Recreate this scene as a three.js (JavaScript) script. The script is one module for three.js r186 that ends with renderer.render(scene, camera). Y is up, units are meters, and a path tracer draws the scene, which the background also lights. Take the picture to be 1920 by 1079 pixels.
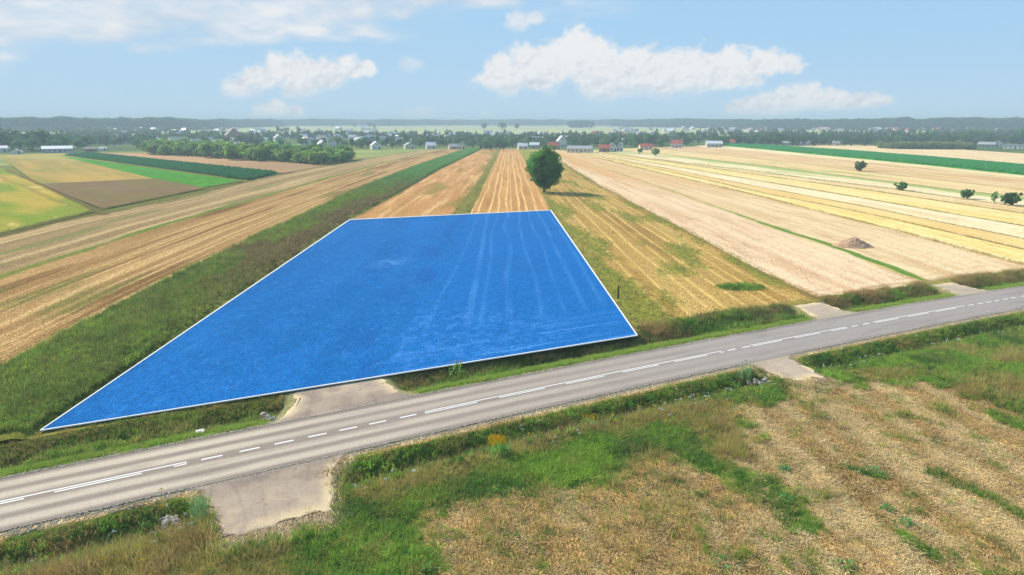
import * as THREE from 'three';
import { mergeGeometries } from 'three/addons/utils/BufferGeometryUtils.js';

// ---------------------------------------------------------------- camera, sky, sun, exposure
const scene = new THREE.Scene();
const camera = new THREE.PerspectiveCamera(45.16, 1920 / 1079, 0.5, 12000);
camera.position.set(0, 20, 0);
camera.rotation.set(-0.23424, 0, 0);
const renderer = new THREE.WebGLRenderer({ antialias: true });
renderer.setSize(1024, 575);
renderer.toneMapping = THREE.LinearToneMapping;
renderer.toneMappingExposure = 1.3;
renderer.shadowMap.enabled = true;

const rng = (seed) => () => { seed = (seed + 0x6d2b79f5) | 0; let t = Math.imul(seed ^ (seed >>> 15), 1 | seed); t = (t + Math.imul(t ^ (t >>> 7), 61 | t)) ^ t; return ((t ^ (t >>> 14)) >>> 0) / 4294967296; };
const hash = (i, j) => { let h = Math.imul(i, 374761393) + Math.imul(j, 668265263) | 0; h = Math.imul(h ^ (h >>> 13), 1274126177); return ((h ^ (h >>> 16)) >>> 0) / 4294967296; };
function n2(x, y) {
  const i = Math.floor(x), j = Math.floor(y); let u = x - i, v = y - j;
  u = u * u * (3 - 2 * u); v = v * v * (3 - 2 * v);
  const a = hash(i, j), b = hash(i + 1, j), c = hash(i, j + 1), d = hash(i + 1, j + 1);
  return a + (b - a) * u + (c - a) * v + (a - b - c + d) * u * v;
}
function fbm(x, y, o = 4) { let s = 0, a = 0.5, t = 0; for (let k = 0; k < o; k++) { s += a * n2(x + k * 17.3, y - k * 9.1); t += a; a *= 0.5; x *= 2.03; y *= 2.03; } return s / t; }
const clamp = (v, a = 0, b = 1) => Math.min(b, Math.max(a, v));
const ss = (a, b, v) => { const t = clamp((v - a) / (b - a)); return t * t * (3 - 2 * t); };
const lerp = (a, b, t) => a + (b - a) * t;
const mix = (a, b, t) => [lerp(a[0], b[0], t), lerp(a[1], b[1], t), lerp(a[2], b[2], t)];
const lin = (c) => (c /= 255, c <= 0.04045 ? c / 12.92 : Math.pow((c + 0.055) / 1.055, 2.4));

const D2R = Math.PI / 180;
{ // computed sky: summer blue, fair-weather cumulus, a thin veil to the upper left
  const W = 4096, Hh = 2048, data = new Float32Array(W * Hh * 4);
  const groups = [
    { b: 1.75, c: [[5.25, 4.88, 2.12], [3.37, 4.49, 1.99], [1.69, 4.1, 2.21], [-0.42, 3.5, 1.86], [-1.48, 3.09, 0.88], [7.57, 3.67, 1.99], [10.05, 3.64, 2.21], [12.48, 3.81, 1.86], [14.49, 3.58, 1.99], [16.83, 3.73, 1.86], [19.08, 4.26, 1.19], [20.94, 4.21, 0.88], [7.19, 2.66, 1.55], [11.74, 2.63, 1.24]] },
    { b: 1.9, c: [[-17.59, 3.83, 1.33], [-15.87, 3.56, 1.55], [-14.49, 3.5, 1.5], [-12.67, 4.08, 0.97], [-11.26, 4.02, 0.62], [-19.17, 3.11, 1.24], [-20.53, 2.51, 1.15], [-16.51, 2.69, 1.33]] },
    { b: 0.2, c: [[22.25, 1.7, 1.25], [20.81, 1.4, 1.2], [19.69, 1.25, 1.1], [18.5, 1.1, 0.95], [17.41, 1.0, 0.85], [24.08, 1.45, 1.0], [25.0, 1.5, 0.8], [25.83, 1.49, 0.75], [26.7, 1.5, 0.66], [27.52, 1.5, 0.5]] },
    { b: -0.4, c: [[-18.21, 0.75, 0.85], [-19.37, 0.55, 0.75], [-17.05, 0.6, 0.75]] },
    { b: 0.0, f: 0.5, c: [[-8.09, 0.5, 0.62], [-6.82, 0.66, 0.8], [-4.71, 0.33, 0.44], [-2.14, 0.42, 0.53], [19.02, 0.16, 0.62], [21.3, 0.08, 0.62]] },
    { b: 4.0, f: 0.45, c: [[-8.17, 4.34, 0.71], [-7.34, 4.47, 0.44]] },
    { b: 6.9, f: 0.7, c: [[0.42, 7.56, 0.88], [1.66, 7.79, 0.62]] },
  ];
  const veil = [[-60, 4.0], [-35.17, 4.17], [-29.17, 4.28], [-22.35, 4.61], [-19.35, 5.56], [-14.73, 6.08], [-8.31, 6.33], [-4.57, 7.23], [1.66, 8.21], [4.95, 9.13], [60, 10.5]];
  const veilAt = (az) => { for (let k = 1; k < veil.length; k++) if (az <= veil[k][0]) return lerp(veil[k - 1][1], veil[k][1], (az - veil[k - 1][0]) / (veil[k][0] - veil[k - 1][0])); return 12; };
  for (let j = 0; j < Hh; j++) {
    const el = ((j + 0.5) / Hh - 0.5) * 180;
    for (let i = 0; i < W; i++) {
      const o = (j * W + i) * 4; data[o + 3] = 1;
      if (el < -1) { data[o] = 0.36; data[o + 1] = 0.42; data[o + 2] = 0.44; continue; }
      if (el > 40 && (i % 4 || j % 4)) { const q = ((j - j % 4) * W + i - i % 4) * 4; if (q < o) { data[o] = data[q]; data[o + 1] = data[q + 1]; data[o + 2] = data[q + 2]; continue; } }
      let az = ((i + 0.5) / W - 0.25) * 360; if (az > 180) az -= 360;
      const hz = Math.exp(-Math.max(el, 0) / 5.5), left = ss(30, -40, az);
      let r = lerp(lerp(0.30, 0.36, left), 0.5, hz), g = lerp(lerp(0.55, 0.59, left), 0.665, hz), b = lerp(0.82, 0.79, hz);
      const up = ss(12, 80, el); r = lerp(r, 0.13, up); g = lerp(g, 0.29, up); b = lerp(b, 0.55, up);  // upper sky beyond the frame, deepened to lower the fill light
      let cov = 0, shade = 1;
      if (el < 10) {
        for (const G of groups) {
          let d = -1, top = 0;
          for (const [ca, ce, cr] of G.c) { const dx = (az - ca) * (el < ce ? 0.72 : 0.9), dy = (el - ce) * (el < ce ? 1.25 : 1.05); const q = 1 - Math.sqrt(dx * dx + dy * dy) / cr; if (q > d) { d = q; } top = Math.max(top, q); }
          if (d < -0.6) continue;
          const puff = fbm(az * 1.15 + 31, el * 1.5 + G.b * 9, 5), fine = fbm(az * 3.6 + 3, el * 4.6, 4);
          const v = d + 0.24 + (puff - 0.5) * 0.85 + (fine - 0.5) * 0.36;
          const soft = lerp(1.0, 0.5, ss(G.b + 0.2, G.b + 1.8, el));
          let a = ss(0.0, soft, v) * ss(G.b - 1.0, G.b + 0.7, el) * (G.f ?? 0.97);
          const sh = clamp(0.58 + 0.16 * (el - G.b) + (puff - 0.5) * 1.0 + (fbm(az * 1.15 + 30.8, el * 1.5 + G.b * 9 + 0.25, 5) - puff) * 2.4 + (fine - 0.5) * 0.35);
          if (a > 0.001) { shade = lerp(shade, sh, a); cov = 1 - (1 - cov) * (1 - a); }
        }
        const e0 = veilAt(az), w = fbm(az * 0.16 + 4, el * 0.6 + 2, 5), wf = fbm(az * 0.6 + 40, el * 1.6, 4);
        const a = ss(-1.0, 1.6, el - e0 + (w - 0.5) * 5.0 + (wf - 0.5) * 1.6) * clamp(0.7 + (wf - 0.5) * 0.8 + (w - 0.5) * 0.7) * ss(12, -1, az) * 0.92;
        if (a > 0) { shade = lerp(shade, clamp(0.7 + (w - 0.5) * 1.3 + (wf - 0.5) * 0.5), a / (a + cov + 1e-3)); cov = 1 - (1 - cov) * (1 - a); }
      }
      if (el > 9) { // scattered cloud overhead, out of view, thinned to cut the fill light
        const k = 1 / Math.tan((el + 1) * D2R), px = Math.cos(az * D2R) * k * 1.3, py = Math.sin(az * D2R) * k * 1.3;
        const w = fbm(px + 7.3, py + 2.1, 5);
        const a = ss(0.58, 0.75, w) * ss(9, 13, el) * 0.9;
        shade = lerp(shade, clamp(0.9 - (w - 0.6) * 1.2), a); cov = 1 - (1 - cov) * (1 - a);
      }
      const cl = mix([0.52, 0.565, 0.64], [0.82, 0.815, 0.82], shade);
      data[o] = lerp(r, cl[0], cov) * 0.85; data[o + 1] = lerp(g, cl[1], cov) * 0.85; data[o + 2] = lerp(b, cl[2], cov) * 0.85;
    }
  }
  const sky = new THREE.DataTexture(data, W, Hh, THREE.RGBAFormat, THREE.FloatType);
  sky.mapping = THREE.EquirectangularReflectionMapping; sky.magFilter = THREE.LinearFilter; sky.needsUpdate = true;
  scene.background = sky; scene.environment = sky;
}
const sun = new THREE.DirectionalLight(new THREE.Color().setRGB(1.0, 0.9, 0.74), 5);
sun.position.set(-651.6, 587.8, -479.7); sun.castShadow = true;
Object.assign(sun.shadow.camera, { left: -400, right: 400, top: 400, bottom: -400, near: 1, far: 2500 });
sun.shadow.mapSize.set(4096, 4096);
scene.add(sun, sun.target);
scene.fog = new THREE.FogExp2(new THREE.Color().setRGB(0.6, 0.77, 0.86), 0.00048);

// ---------------------------------------------------------------- helpers
const K = 1.15; // what a flat sunlit surface of albedo 1 shows
const S = (r, g, b) => [lin(r) / K, lin(g) / K, lin(b) / K]; // base colour of ground that shows this sRGB value in full sun
const taken = new Map();
function numbered(name) { const n = taken.get(name) ?? 0; taken.set(name, n + 1); return n ? `${name}_${String(n).padStart(3, '0')}` : name; }
function tag(o, label, category, group, kind) { o.userData = {}; if (label) o.userData.label = label; if (category) o.userData.category = category; if (group) o.userData.group = group; if (kind) o.userData.kind = kind; return o; }
function top(o, name) { o.name = numbered(name); scene.add(o); return o; }
function shadow(o) { o.castShadow = o.receiveShadow = true; return o; }
function part(name, geo, mat, parent) { const m = shadow(new THREE.Mesh(geo, mat)); m.name = name; parent.add(m); return m; }
function group(name, x, y, z, turn = 0) { const g = top(new THREE.Group(), name); g.position.set(x, y, z); g.rotation.y = turn; return g; }
const std = (r, g, b, rough = 0.9, o = {}) => new THREE.MeshPhysicalMaterial({ specularIntensity: rough > 0.75 ? 0.15 : 0.8, color: new THREE.Color().setRGB(r, g, b), roughness: rough, ...o });
const rgb255 = (r, g, b, rough, o) => { const c = S(r, g, b); return std(c[0], c[1], c[2], rough, o); };

// neutral detail textures, each with its own mean so that vertex colours keep their value
function canvasTex(size, draw, metres) {
  const c = document.createElement('canvas'); c.width = c.height = size; const g = c.getContext('2d'); draw(g, size);
  const d = g.getImageData(0, 0, size, size).data; let m = 0; for (let i = 0; i < d.length; i += 16) m += lin((d[i] + d[i + 1] + d[i + 2]) / 3); m /= d.length / 16;
  const t = new THREE.CanvasTexture(c); t.wrapS = t.wrapT = THREE.RepeatWrapping; t.colorSpace = THREE.SRGBColorSpace; t.repeat.set(1 / metres, 1 / metres); t.userData = { mean: m };
  return t;
}
function strokes(g, size, n, len, wid, spread, shades, seed, base) {
  const R = rng(seed); g.fillStyle = base; g.fillRect(0, 0, size, size); g.lineCap = 'round';
  for (let k = 0; k < n; k++) {
    const x = R() * size, y = R() * size, a = Math.PI / 2 + (R() + R() + R() - 1.5) * spread, l = len * (0.4 + R()), s = shades[Math.floor(R() * shades.length)];
    g.strokeStyle = s; g.lineWidth = wid * (0.6 + R() * 0.9);
    for (const ox of [0, x > size / 2 ? -size : size]) for (const oy of [0, y > size / 2 ? -size : size]) { g.beginPath(); g.moveTo(x + ox, y + oy); g.lineTo(x + ox + Math.cos(a) * l, y + oy + Math.sin(a) * l); g.stroke(); }
  }
}
const texStubble = canvasTex(1024, (g, s) => strokes(g, s, 15000, 26, 3.2, 0.75, ['#fffaf0', '#efe8da', '#c4bcac', '#948c7e', '#68604e', '#857d70', '#e2dacb'], 5, '#a89f90'), 9);
const texPale = canvasTex(1024, (g, s) => strokes(g, s, 13000, 20, 3.2, 0.6, ['#fffdf8', '#f4efe6', '#dcd7ce', '#aaa298', '#8c8377', '#eae5dc'], 8, '#d4cdc3'), 11);
const texGrass = canvasTex(1024, (g, s) => strokes(g, s, 24000, 15, 3, 3, ['#ebf0dc', '#c8cfb4', '#90987c', '#5f684e', '#acb494', '#80886c', '#f2f0d8'], 13, '#8d957a'), 7);
const texSoil = canvasTex(1024, (g, s) => strokes(g, s, 16000, 10, 5, 3, ['#d8cabc', '#b8a898', '#98887a', '#80705f', '#c8baaa'], 21, '#a89a8a'), 8);
const texAsphalt = canvasTex(1024, (g, s) => strokes(g, s, 60000, 1.5, 2.2, 3, ['#d4d0cc', '#b8b4b0', '#9a9692', '#8a8682', '#c8c4c0', '#e8e4e0', '#7c7874'], 34, '#aeaaa6'), 5);
const texFaint = canvasTex(1024, (g, s) => strokes(g, s, 20000, 20, 3.4, 0.9, ['#e4e4e4', '#d2d2d2', '#b4b4b4', '#9c9c9c', '#c8c8c8', '#fbfbfb'], 55, '#c0c0c0'), 10);
const groundMat = (tex, bump = 0.05, rough = 1, spec = 0.06) => { const k = 1 / tex.userData.mean; return new THREE.MeshPhysicalMaterial({ specularIntensity: spec, map: tex, bumpMap: tex, bumpScale: bump, vertexColors: true, roughness: rough, color: new THREE.Color().setRGB(k, k, k) }); };
const M = { stubble: groundMat(texStubble, 0.035), pale: groundMat(texPale, 0.05), grass: groundMat(texGrass, 0.1), soil: groundMat(texSoil, 0.06), asphalt: groundMat(texAsphalt, 0.004, 0.85, 0.3) };

// a sheet of ground: fn(u, v) gives position, colour and uv in metres
function sheetGeo(nu, nv, fn) {
  const nn = (nu + 1) * (nv + 1), p = new Float32Array(nn * 3), c = new Float32Array(nn * 3), uv = new Float32Array(nn * 2), idx = new Uint32Array(nu * nv * 6);
  let k = 0;
  for (let j = 0; j <= nv; j++) for (let i = 0; i <= nu; i++, k++) {
    const r = fn(i / nu, j / nv, i, j); p.set(r.p, k * 3); c.set(r.c, k * 3); uv.set(r.uv, k * 2);
  }
  k = 0;
  for (let j = 0; j < nv; j++) for (let i = 0; i < nu; i++) { const a = j * (nu + 1) + i, b = a + 1, d = a + nu + 1, e = d + 1; idx.set([a, b, d, b, e, d], k); k += 6; }
  const g = new THREE.BufferGeometry();
  g.setAttribute('position', new THREE.BufferAttribute(p, 3)); g.setAttribute('color', new THREE.BufferAttribute(c, 3)); g.setAttribute('uv', new THREE.BufferAttribute(uv, 2));
  g.setIndex(new THREE.BufferAttribute(idx, 1)); g.computeVertexNormals();
  const nm = g.attributes.normal; let sy = 0; for (let i = 0; i < nm.count; i += 97) sy += nm.getY(i);
  if (sy < 0) { for (let i = 0; i < idx.length; i += 3) { const t = idx[i]; idx[i] = idx[i + 1]; idx[i + 1] = t; } g.computeVertexNormals(); }
  return g;
}
const structure = (name, geo, mat) => tag(shadow(top(new THREE.Mesh(geo, mat), name)), null, null, null, 'structure');

// ---------------------------------------------------------------- road frame
const RA = [-27.146, -33.735], RD = [0.8864, -0.4629], RN = [0.4629, 0.8864];
const bend = (s) => { const f = (q) => 2.0017e-6 * q * q * q + 1.4854e-4 * q * q - 3.0866e-2 * q - 0.0836; if (s > 112) return f(112) + (s - 112) * 0.0777; if (s < -20) return f(-20) + (s + 20) * -0.0344; return f(s); };
const rp = (s, t) => { const o = bend(s) + t; return [RA[0] + RD[0] * s + RN[0] * o, RA[1] + RD[1] * s + RN[1] * o]; };
const st = (x, z) => { const dx = x - RA[0], dz = z - RA[1], s = dx * RD[0] + dz * RD[1]; return [s, dx * RN[0] + dz * RN[1] - bend(s)]; };
const HALF = 3.28;
// lay-bys and field entrances, as [s, side, outer distance, half width at the road, half width outside, skew]
const BAYS = [[19.3, -1, 9.2, 5.6, 3.2, 1.0], [13.2, 1, 9.4, 4.6, 2.6, -0.6], [71.6, -1, 8.6, 3.1, 1.9, 1.6], [95.2, -1, 8.4, 3.0, 1.8, 1.5], [54.6, 1, 8.2, 2.6, 1.6, -0.9], [101.5, 1, 8.2, 2.6, 1.7, -0.6]];
function bayMask(s, t) {
  let m = 0;
  for (const [s0, side, out, w0, w1, skew] of BAYS) {
    const u = t * side; if (u < 2 || u > out + 3) continue;
    const f = clamp((u - HALF) / (out - HALF)), hw = lerp(w0, w1, Math.pow(f, 0.45)), c = s0 + skew * f;
    m = Math.max(m, (1 - ss(hw - 0.1, hw + 1.5, Math.abs(s - c))) * (1 - ss(out + 0.6, out + 2.6, u)));
  }
  return m;
}
function H(s, t) { // height of the land beside the road
  const u = Math.abs(t); let h;
  const wob = (fbm(s * 0.13 + (t > 0 ? 50 : 0), u * 0.4, 3) - 0.5);
  if (t < 0) h = u < 4.1 ? -0.06 * ss(HALF, 4.1, u) : u < 6.3 ? lerp(-0.06, -0.95, ss(4.1, 6.0, u)) : lerp(-0.95, -0.02, ss(6.3, 8.6, u));
  else {
    h = u < 4.2 ? -0.08 * ss(HALF - 0.1, 3.7, u) : u < 6.0 ? lerp(-0.08, -1.1, ss(4.2, 5.8, u)) : lerp(-1.1, -0.28, ss(6.1, 8.0, u));
    h += ss(9, 14, u) * (fbm(s * 0.05, t * 0.05, 3) - 0.5) * 0.5;
  }
  const m = bayMask(s, t);
  h = lerp(h, -0.012, m);
  return h + wob * 0.3 * ss(4.3, 5.5, u) * (1 - m) * (t < 0 ? 1 - ss(7.2, 8.5, u) : 1);
}

// strokes of cover measured on the ground near the road: what grows where
const GREEN = [[2.0, [[-8.8, -33], [-5.9, -34.4], [-1.9, -36.6], [1.3, -38.1], [4.6, -39.1], [9.5, -42.1], [12.3, -43.3]]], [2.4, [[-7.5, -30.8], [-6.3, -27.5]]], [2.6, [[-12.1, -28.3], [-10.4, -29.9], [-8.8, -31.8]]],
  [1.0, [[10.8, -40.2], [12.1, -38.7], [13.6, -36.5], [14.8, -33.8], [15, -32.3]]], [1.8, [[4.1, -40.9], [7.7, -42.1], [9.6, -40.9]]], [2.6, [[24.1, -54.8], [28.6, -54.8], [34.6, -57.5], [42.1, -62.1], [53.3, -69.3]]],
  [2.2, [[35.3, -54.8], [39.8, -54.8], [42, -53.6], [50, -54]]], [0.26, [[19.9, -38.1], [21.8, -36.8]]], [0.36, [[24.7, -37.4], [26.1, -35.3], [27, -32.8], [27.6, -29]]], [0.26, [[19.5, -30.8], [20.3, -29.1]]], [0.9, [[-4.9, -29.4], [-4, -28.4]]], [1.5, [[14.5, -48.6], [19, -50.4]]], [1.0, [[25, -52.4], [28.5, -53.2]]]];
const DRY = [[1.1, [[-7.3, -35.5], [-5, -36.8], [-2, -39.4], [3.2, -42.5], [9, -45.1], [14.6, -48]]], [2.2, [[-24, -27], [-21.3, -28.3], [-19, -29.5], [-14.8, -30.4], [-12.8, -27.5]]], [1.1, [[12.1, -44.2], [13.7, -43.3], [13.5, -40.2]]], [1.2, [[37.1, -62.1], [41.1, -60.5]]], [1.0, [[29, -53.4], [33, -54.4]]]];
const DARK = [[1.3, [[-29, -29.6], [-25, -31.2], [-22, -32.2], [-18.6, -32.5]]], [1.0, [[33.6, -54.4], [36.1, -51.2], [36.3, -48.5], [36.9, -46.5], [38, -40]]]];
const BARE = [[1.4, [[42.1, -58.3], [43.9, -56.2], [48, -57]]]];
function near(list, x, z) { // 1 inside a stroke, falling to 0 past its ragged edge
  let m = 0;
  for (const [w, p] of list) for (let k = 1; k < p.length; k++) {
    const [ax, az] = p[k - 1], [bx, bz] = p[k], dx = bx - ax, dz = bz - az, f = clamp(((x - ax) * dx + (z - az) * dz) / (dx * dx + dz * dz));
    const d = Math.hypot(x - ax - dx * f, z - az - dz * f); if (d < w * 2.2) m = Math.max(m, 1 - d / (w * 1.9));
  }
  return m;
}
const FE = [[10.6, -20], [10.6, -39.4], [15.9, -47], [21.2, -49.5], [28.2, -54.8], [32, -52.9], [34.2, -49.5], [35.2, -44.2], [37, -20]]; // outline of the open stubble on the right
function inField(x, z) { let c = false; for (let i = 0, j = FE.length - 1; i < FE.length; j = i++) { const [xi, zi] = FE[i], [xj, zj] = FE[j]; if ((zi > z) !== (zj > z) && x < ((xj - xi) * (z - zi)) / (zj - zi) + xi) c = !c; } return c; }
const swath = (x, z) => { const w = x - 0.1 * z; let m = 0; if (x > 9) for (const [c, h, k] of [[17.6, 0.35, 0.6], [19.6, 0.3, 0.5], [21.6, 0.75, 1], [24.4, 0.4, 0.6], [27.8, 0.9, 1], [31, 0.5, 0.7], [34.2, 0.7, 0.8], [37.5, 0.5, 0.8]]) m = Math.max(m, k * (1 - ss(h * 0.4, h * 1.5, Math.abs(w - c + (n2(z / 6, c) - 0.5) * 0.7)))); return clamp(m * 0.9 + (fbm(w * 0.9, z * 0.13, 4) - 0.5) * 1.5 + 0.22 + (n2(w * 2.2, z * 0.4) - 0.5) * 0.5); };
// what covers the ground south of the road: shares of green, dry grass, ditch weeds, bare straw
const coverMemo = new Map();
function cover(x, z, s, t) {
  const e = (fbm(x * 0.55, z * 0.55, 4) - 0.5), e2 = fbm(x * 1.7 + 9, z * 1.7, 3) - 0.5, j = e * 1.3 + e2 * 0.7;
  const m = bayMask(s, t);
  let green = ss(0.15, 0.6, near(GREEN, x, z) + j * 0.9), dry = ss(0.1, 0.6, near(DRY, x, z) + j * 0.8), dark = ss(0.1, 0.6, near(DARK, x, z) + j * 0.5), bare = ss(0.1, 0.6, near(BARE, x, z) + j);
  const ditch = ss(3.9, 4.4, t + e * 0.6) * (1 - ss(7.2, 8.3, t + e * 1.4)) * (1 - m);
  let field = inField(x + e * 7 + e2 * 1.5, z + e * 5 - e2 * 1.5) ? 1 : 0;
  if (!field && t > 11 && s < 36) field = ss(10.5 + e * 3, 12 + e * 3, t) * 0.9 * ss(-9.5, -6.5, x + e * 2);
  if (x < 12 && field) field *= 1 - green;
  const rank = (1 - ditch) * (1 - field);
  green = Math.max(green, rank * ss(s < 16 ? 0.52 : 0.44, 0.64, fbm(x * 0.3 + 3, z * 0.3, 3)) * 0.9); dry = Math.max(dry, rank * (0.3 + 0.5 * ss(0.4, 0.65, fbm(x * 0.4 + 60, z * 0.4, 3))) * (1 - green));
  return { green: green * (1 - m), dry: dry * (1 - m), dark: Math.max(dark, ditch * (1 - green * 0.3)) * (1 - m), bare, field, m };
}

// ---------------------------------------------------------------- ground to the horizon
const hill = (x, z) => { const r = Math.hypot(x, z); return ss(750, 1400, r) * 5 + ss(1500, 3700, r) * 6; };
structure('ground', sheetGeo(420, 250, (u, v) => {
  const th = u * Math.PI * 2, r = 4 * Math.pow(6400 / 4, v), x = Math.sin(th) * r, z = -Math.cos(th) * r;
  const [s, t] = st(x, z);
  let y = t > -11 && t < 72 && s > -50 && s < 172 ? -2.6 : -0.3;
  if (r > 420) y = lerp(y, -0.09, ss(420, 480, r));
  y += hill(x, z);
  // far land: pastures, pale fields in long parcels, darker scrub round the houses
  const parcel = hash(Math.floor(x / 90 + z * 0.02), Math.floor(z / 420 + 0.3 * n2(x / 200, 3)) + 7), fine = fbm(x / 60, z / 60, 3);
  let c = mix(S(150, 160, 100), S(190, 180, 130), parcel);
  c = mix(c, S(120, 140, 80), ss(0.45, 0.7, fine) * 0.6);
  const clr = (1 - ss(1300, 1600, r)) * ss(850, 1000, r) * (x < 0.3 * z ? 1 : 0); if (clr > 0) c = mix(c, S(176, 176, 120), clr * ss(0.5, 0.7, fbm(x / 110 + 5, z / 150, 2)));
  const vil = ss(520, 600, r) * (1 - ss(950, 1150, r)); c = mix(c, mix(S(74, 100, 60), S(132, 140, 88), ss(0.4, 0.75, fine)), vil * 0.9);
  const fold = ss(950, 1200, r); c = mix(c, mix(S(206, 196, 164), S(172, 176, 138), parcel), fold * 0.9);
  if (r < 420) c = mix(S(120, 130, 70), S(160, 145, 90), fine);
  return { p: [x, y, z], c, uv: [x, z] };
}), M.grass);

// ---------------------------------------------------------------- fields: long parcels between boundary lines
const lineAt = (L, z) => { // x of a boundary at depth z, continued straight past its ends
  let k = 1; while (k < L.length - 1 && z < L[k][1]) k++;
  const [x0, z0] = L[k - 1], [x1, z1] = L[k]; return x0 + (x1 - x0) * (z - z0) / (z1 - z0);
};
const vergeZ = (L, u = 8.7) => { let z = L[0][1]; for (let k = 0; k < 30; k++) { const x = lineAt(L, z), [, t] = st(x, z); z -= (t + u) * 0.9; } return z; };
const Ln = {
  l4: [[-92.2, -123.3], [-93.1, -139.5], [-92.1, -159.4], [-91, -198.3], [-92.5, -258.9], [-89, -329.6], [-83.7, -386.9], [-76, -452.2], [-66, -520]],
  l3: [[-67, -70], [-68.1, -89.8], [-68.8, -109.9], [-69.8, -134.4], [-69, -187], [-68.2, -242.2], [-66.5, -351.3], [-54, -522.5]],
  l2: [[-42.2, -53.8], [-43.1, -65.5], [-44.5, -85.1], [-45.7, -122.2], [-45.9, -148.4], [-46.8, -184.3], [-46.9, -242.2], [-44.6, -329.6], [-36.3, -532.8]],
  lg: [[-31.5, -42.7], [-34.3, -145], [-32.9, -198], [-32, -300], [-24.8, -503]],
  m2: [[-14.6, -60], [-13.4, -157.5], [-11.6, -269.4], [-11.2, -503]],
  ct: [[-10.4, -60], [-9.5, -157.5], [-9.3, -269.4], [-8.8, -503]],
  r0: [[12.1, -63.9], [9.1, -161.4], [5.6, -493.7]],
  r2: [[35.3, -84.5], [34.4, -94.2], [33.8, -113.9], [32.8, -141.8], [30.8, -178], [28.5, -229.6], [25.6, -386.9], [23, -520]],
  r3: [[53.9, -86.6], [53.8, -92.1], [53.7, -109.5], [52.6, -125.8], [51.7, -138.8], [49.9, -172.1], [47.8, -211.1], [43.3, -283.8], [36, -440], [31, -520]],
  r4: [[74, -95.7], [73.9, -108.1], [73.2, -129], [72, -147.5], [70.5, -172.1], [69.3, -188.3], [65.9, -229.6], [61.7, -269.4], [55, -350], [42, -500]],
  r5: [[82.9, -110.9], [82, -125.8], [81, -146.7], [78.6, -169.9], [73.7, -199.8], [65, -300], [46, -500]],
  r6: [[90.1, -125.8], [88.9, -138], [86.2, -172.1], [79.6, -216.3], [68, -320], [48, -500]],
  r7: [[101.7, -136.6], [98.5, -162.4], [94, -198.3], [88.1, -240], [74, -340], [51, -500]],
  r8: [[116, -154.6], [113.5, -171], [109, -206.1], [97.7, -266.7], [82, -360], [55, -500]],
  r9: [[124, -165.5], [121.2, -188.3], [118, -214.6], [110.7, -246.8], [103.9, -283.8], [90, -346], [59, -500]],
  r10: [[141, -191.1], [135.4, -211.1], [129.5, -258.9], [120.4, -329.6], [104, -420], [80, -520]],
  r11: [[157.9, -214.6], [146.8, -293.2], [146, -350], [130, -470], [112, -560]],
  r12: [[188, -256], [185, -345], [176, -460], [158, -590]],
  mz1: [[199.4, -272.2], [200, -337.9], [197, -410.6], [192, -543.6], [186, -632.8]],
  mz2: [[229.5, -314], [232, -392.6], [230, -484.8], [216, -604.5], [200, -663.9]],
  out: [[330, -300], [340, -480], [350, -640]],
};
const G1 = S(96, 132, 52), G2 = S(74, 108, 44), TUFT = S(140, 140, 74);
function strip(name, A, B, mat, color, opt = {}) {
  const za = opt.zn ?? vergeZ(A), zb = opt.zn ?? vergeZ(B), fa = opt.fa ?? -545, fb = opt.fb ?? fa, nu = opt.nu ?? 64, nv = opt.nv ?? 340;
  const w0 = Math.abs(lineAt(A, -180) - lineAt(B, -180));
  return structure(name, sheetGeo(nu, nv, (u, v) => {
    const pa = za * Math.pow(fa / za, v), pb = zb * Math.pow(fb / zb, v), xa = lineAt(A, pa), xb = lineAt(B, pb);
    const x = lerp(xa, xb, u), z = lerp(pa, pb, u), w = u * w0;
    const y = (opt.rise ? opt.rise(u, z) : 0) + (fbm(w * 0.5, z * 0.12, 3) - 0.5) * 0.14 * Math.min(1, u * 12, (1 - u) * 12);
    let c = color(u, w, z, x); const [s, t] = st(x, z); if (t > -16 && opt.zn === undefined) { const e = (fbm(x * 0.7, z * 0.7, 3) - 0.5); if (opt.head) c = mix(c, S(156, 128, 92), ss(0.62, 0.8, n2(s / 8, t * 1.5)) * ss(-16, -11, t) * 0.5); c = mix(c, mix(S(120, 132, 62), S(158, 144, 84), n2(s * 0.8, t)), ss(-10.6, -9.2, t + e * 2.4)); }
    return { p: [x, y, z], c, uv: [w, z] };
  }), mat);
}
const streak = (w, z, f, l, k = 0) => n2(w * f + k, z / l + k * 1.7);
// straw swaths and wheel tracks along a field; list of [position 0..1, half width in m, strength]
const tracks = (list, u, w0, z, wob = 0.16) => { let m = 0; for (const [p, hw, k] of list) { const d = Math.abs((u - p) * w0 + (n2(z / 24 + p * 31, p * 9) - 0.5) * wob * 4); m = Math.max(m, k * (1 - ss(hw * 0.4, hw, d)) * (0.45 + 0.8 * n2(z / 7, p * 57))); } return clamp(m); };

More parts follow.
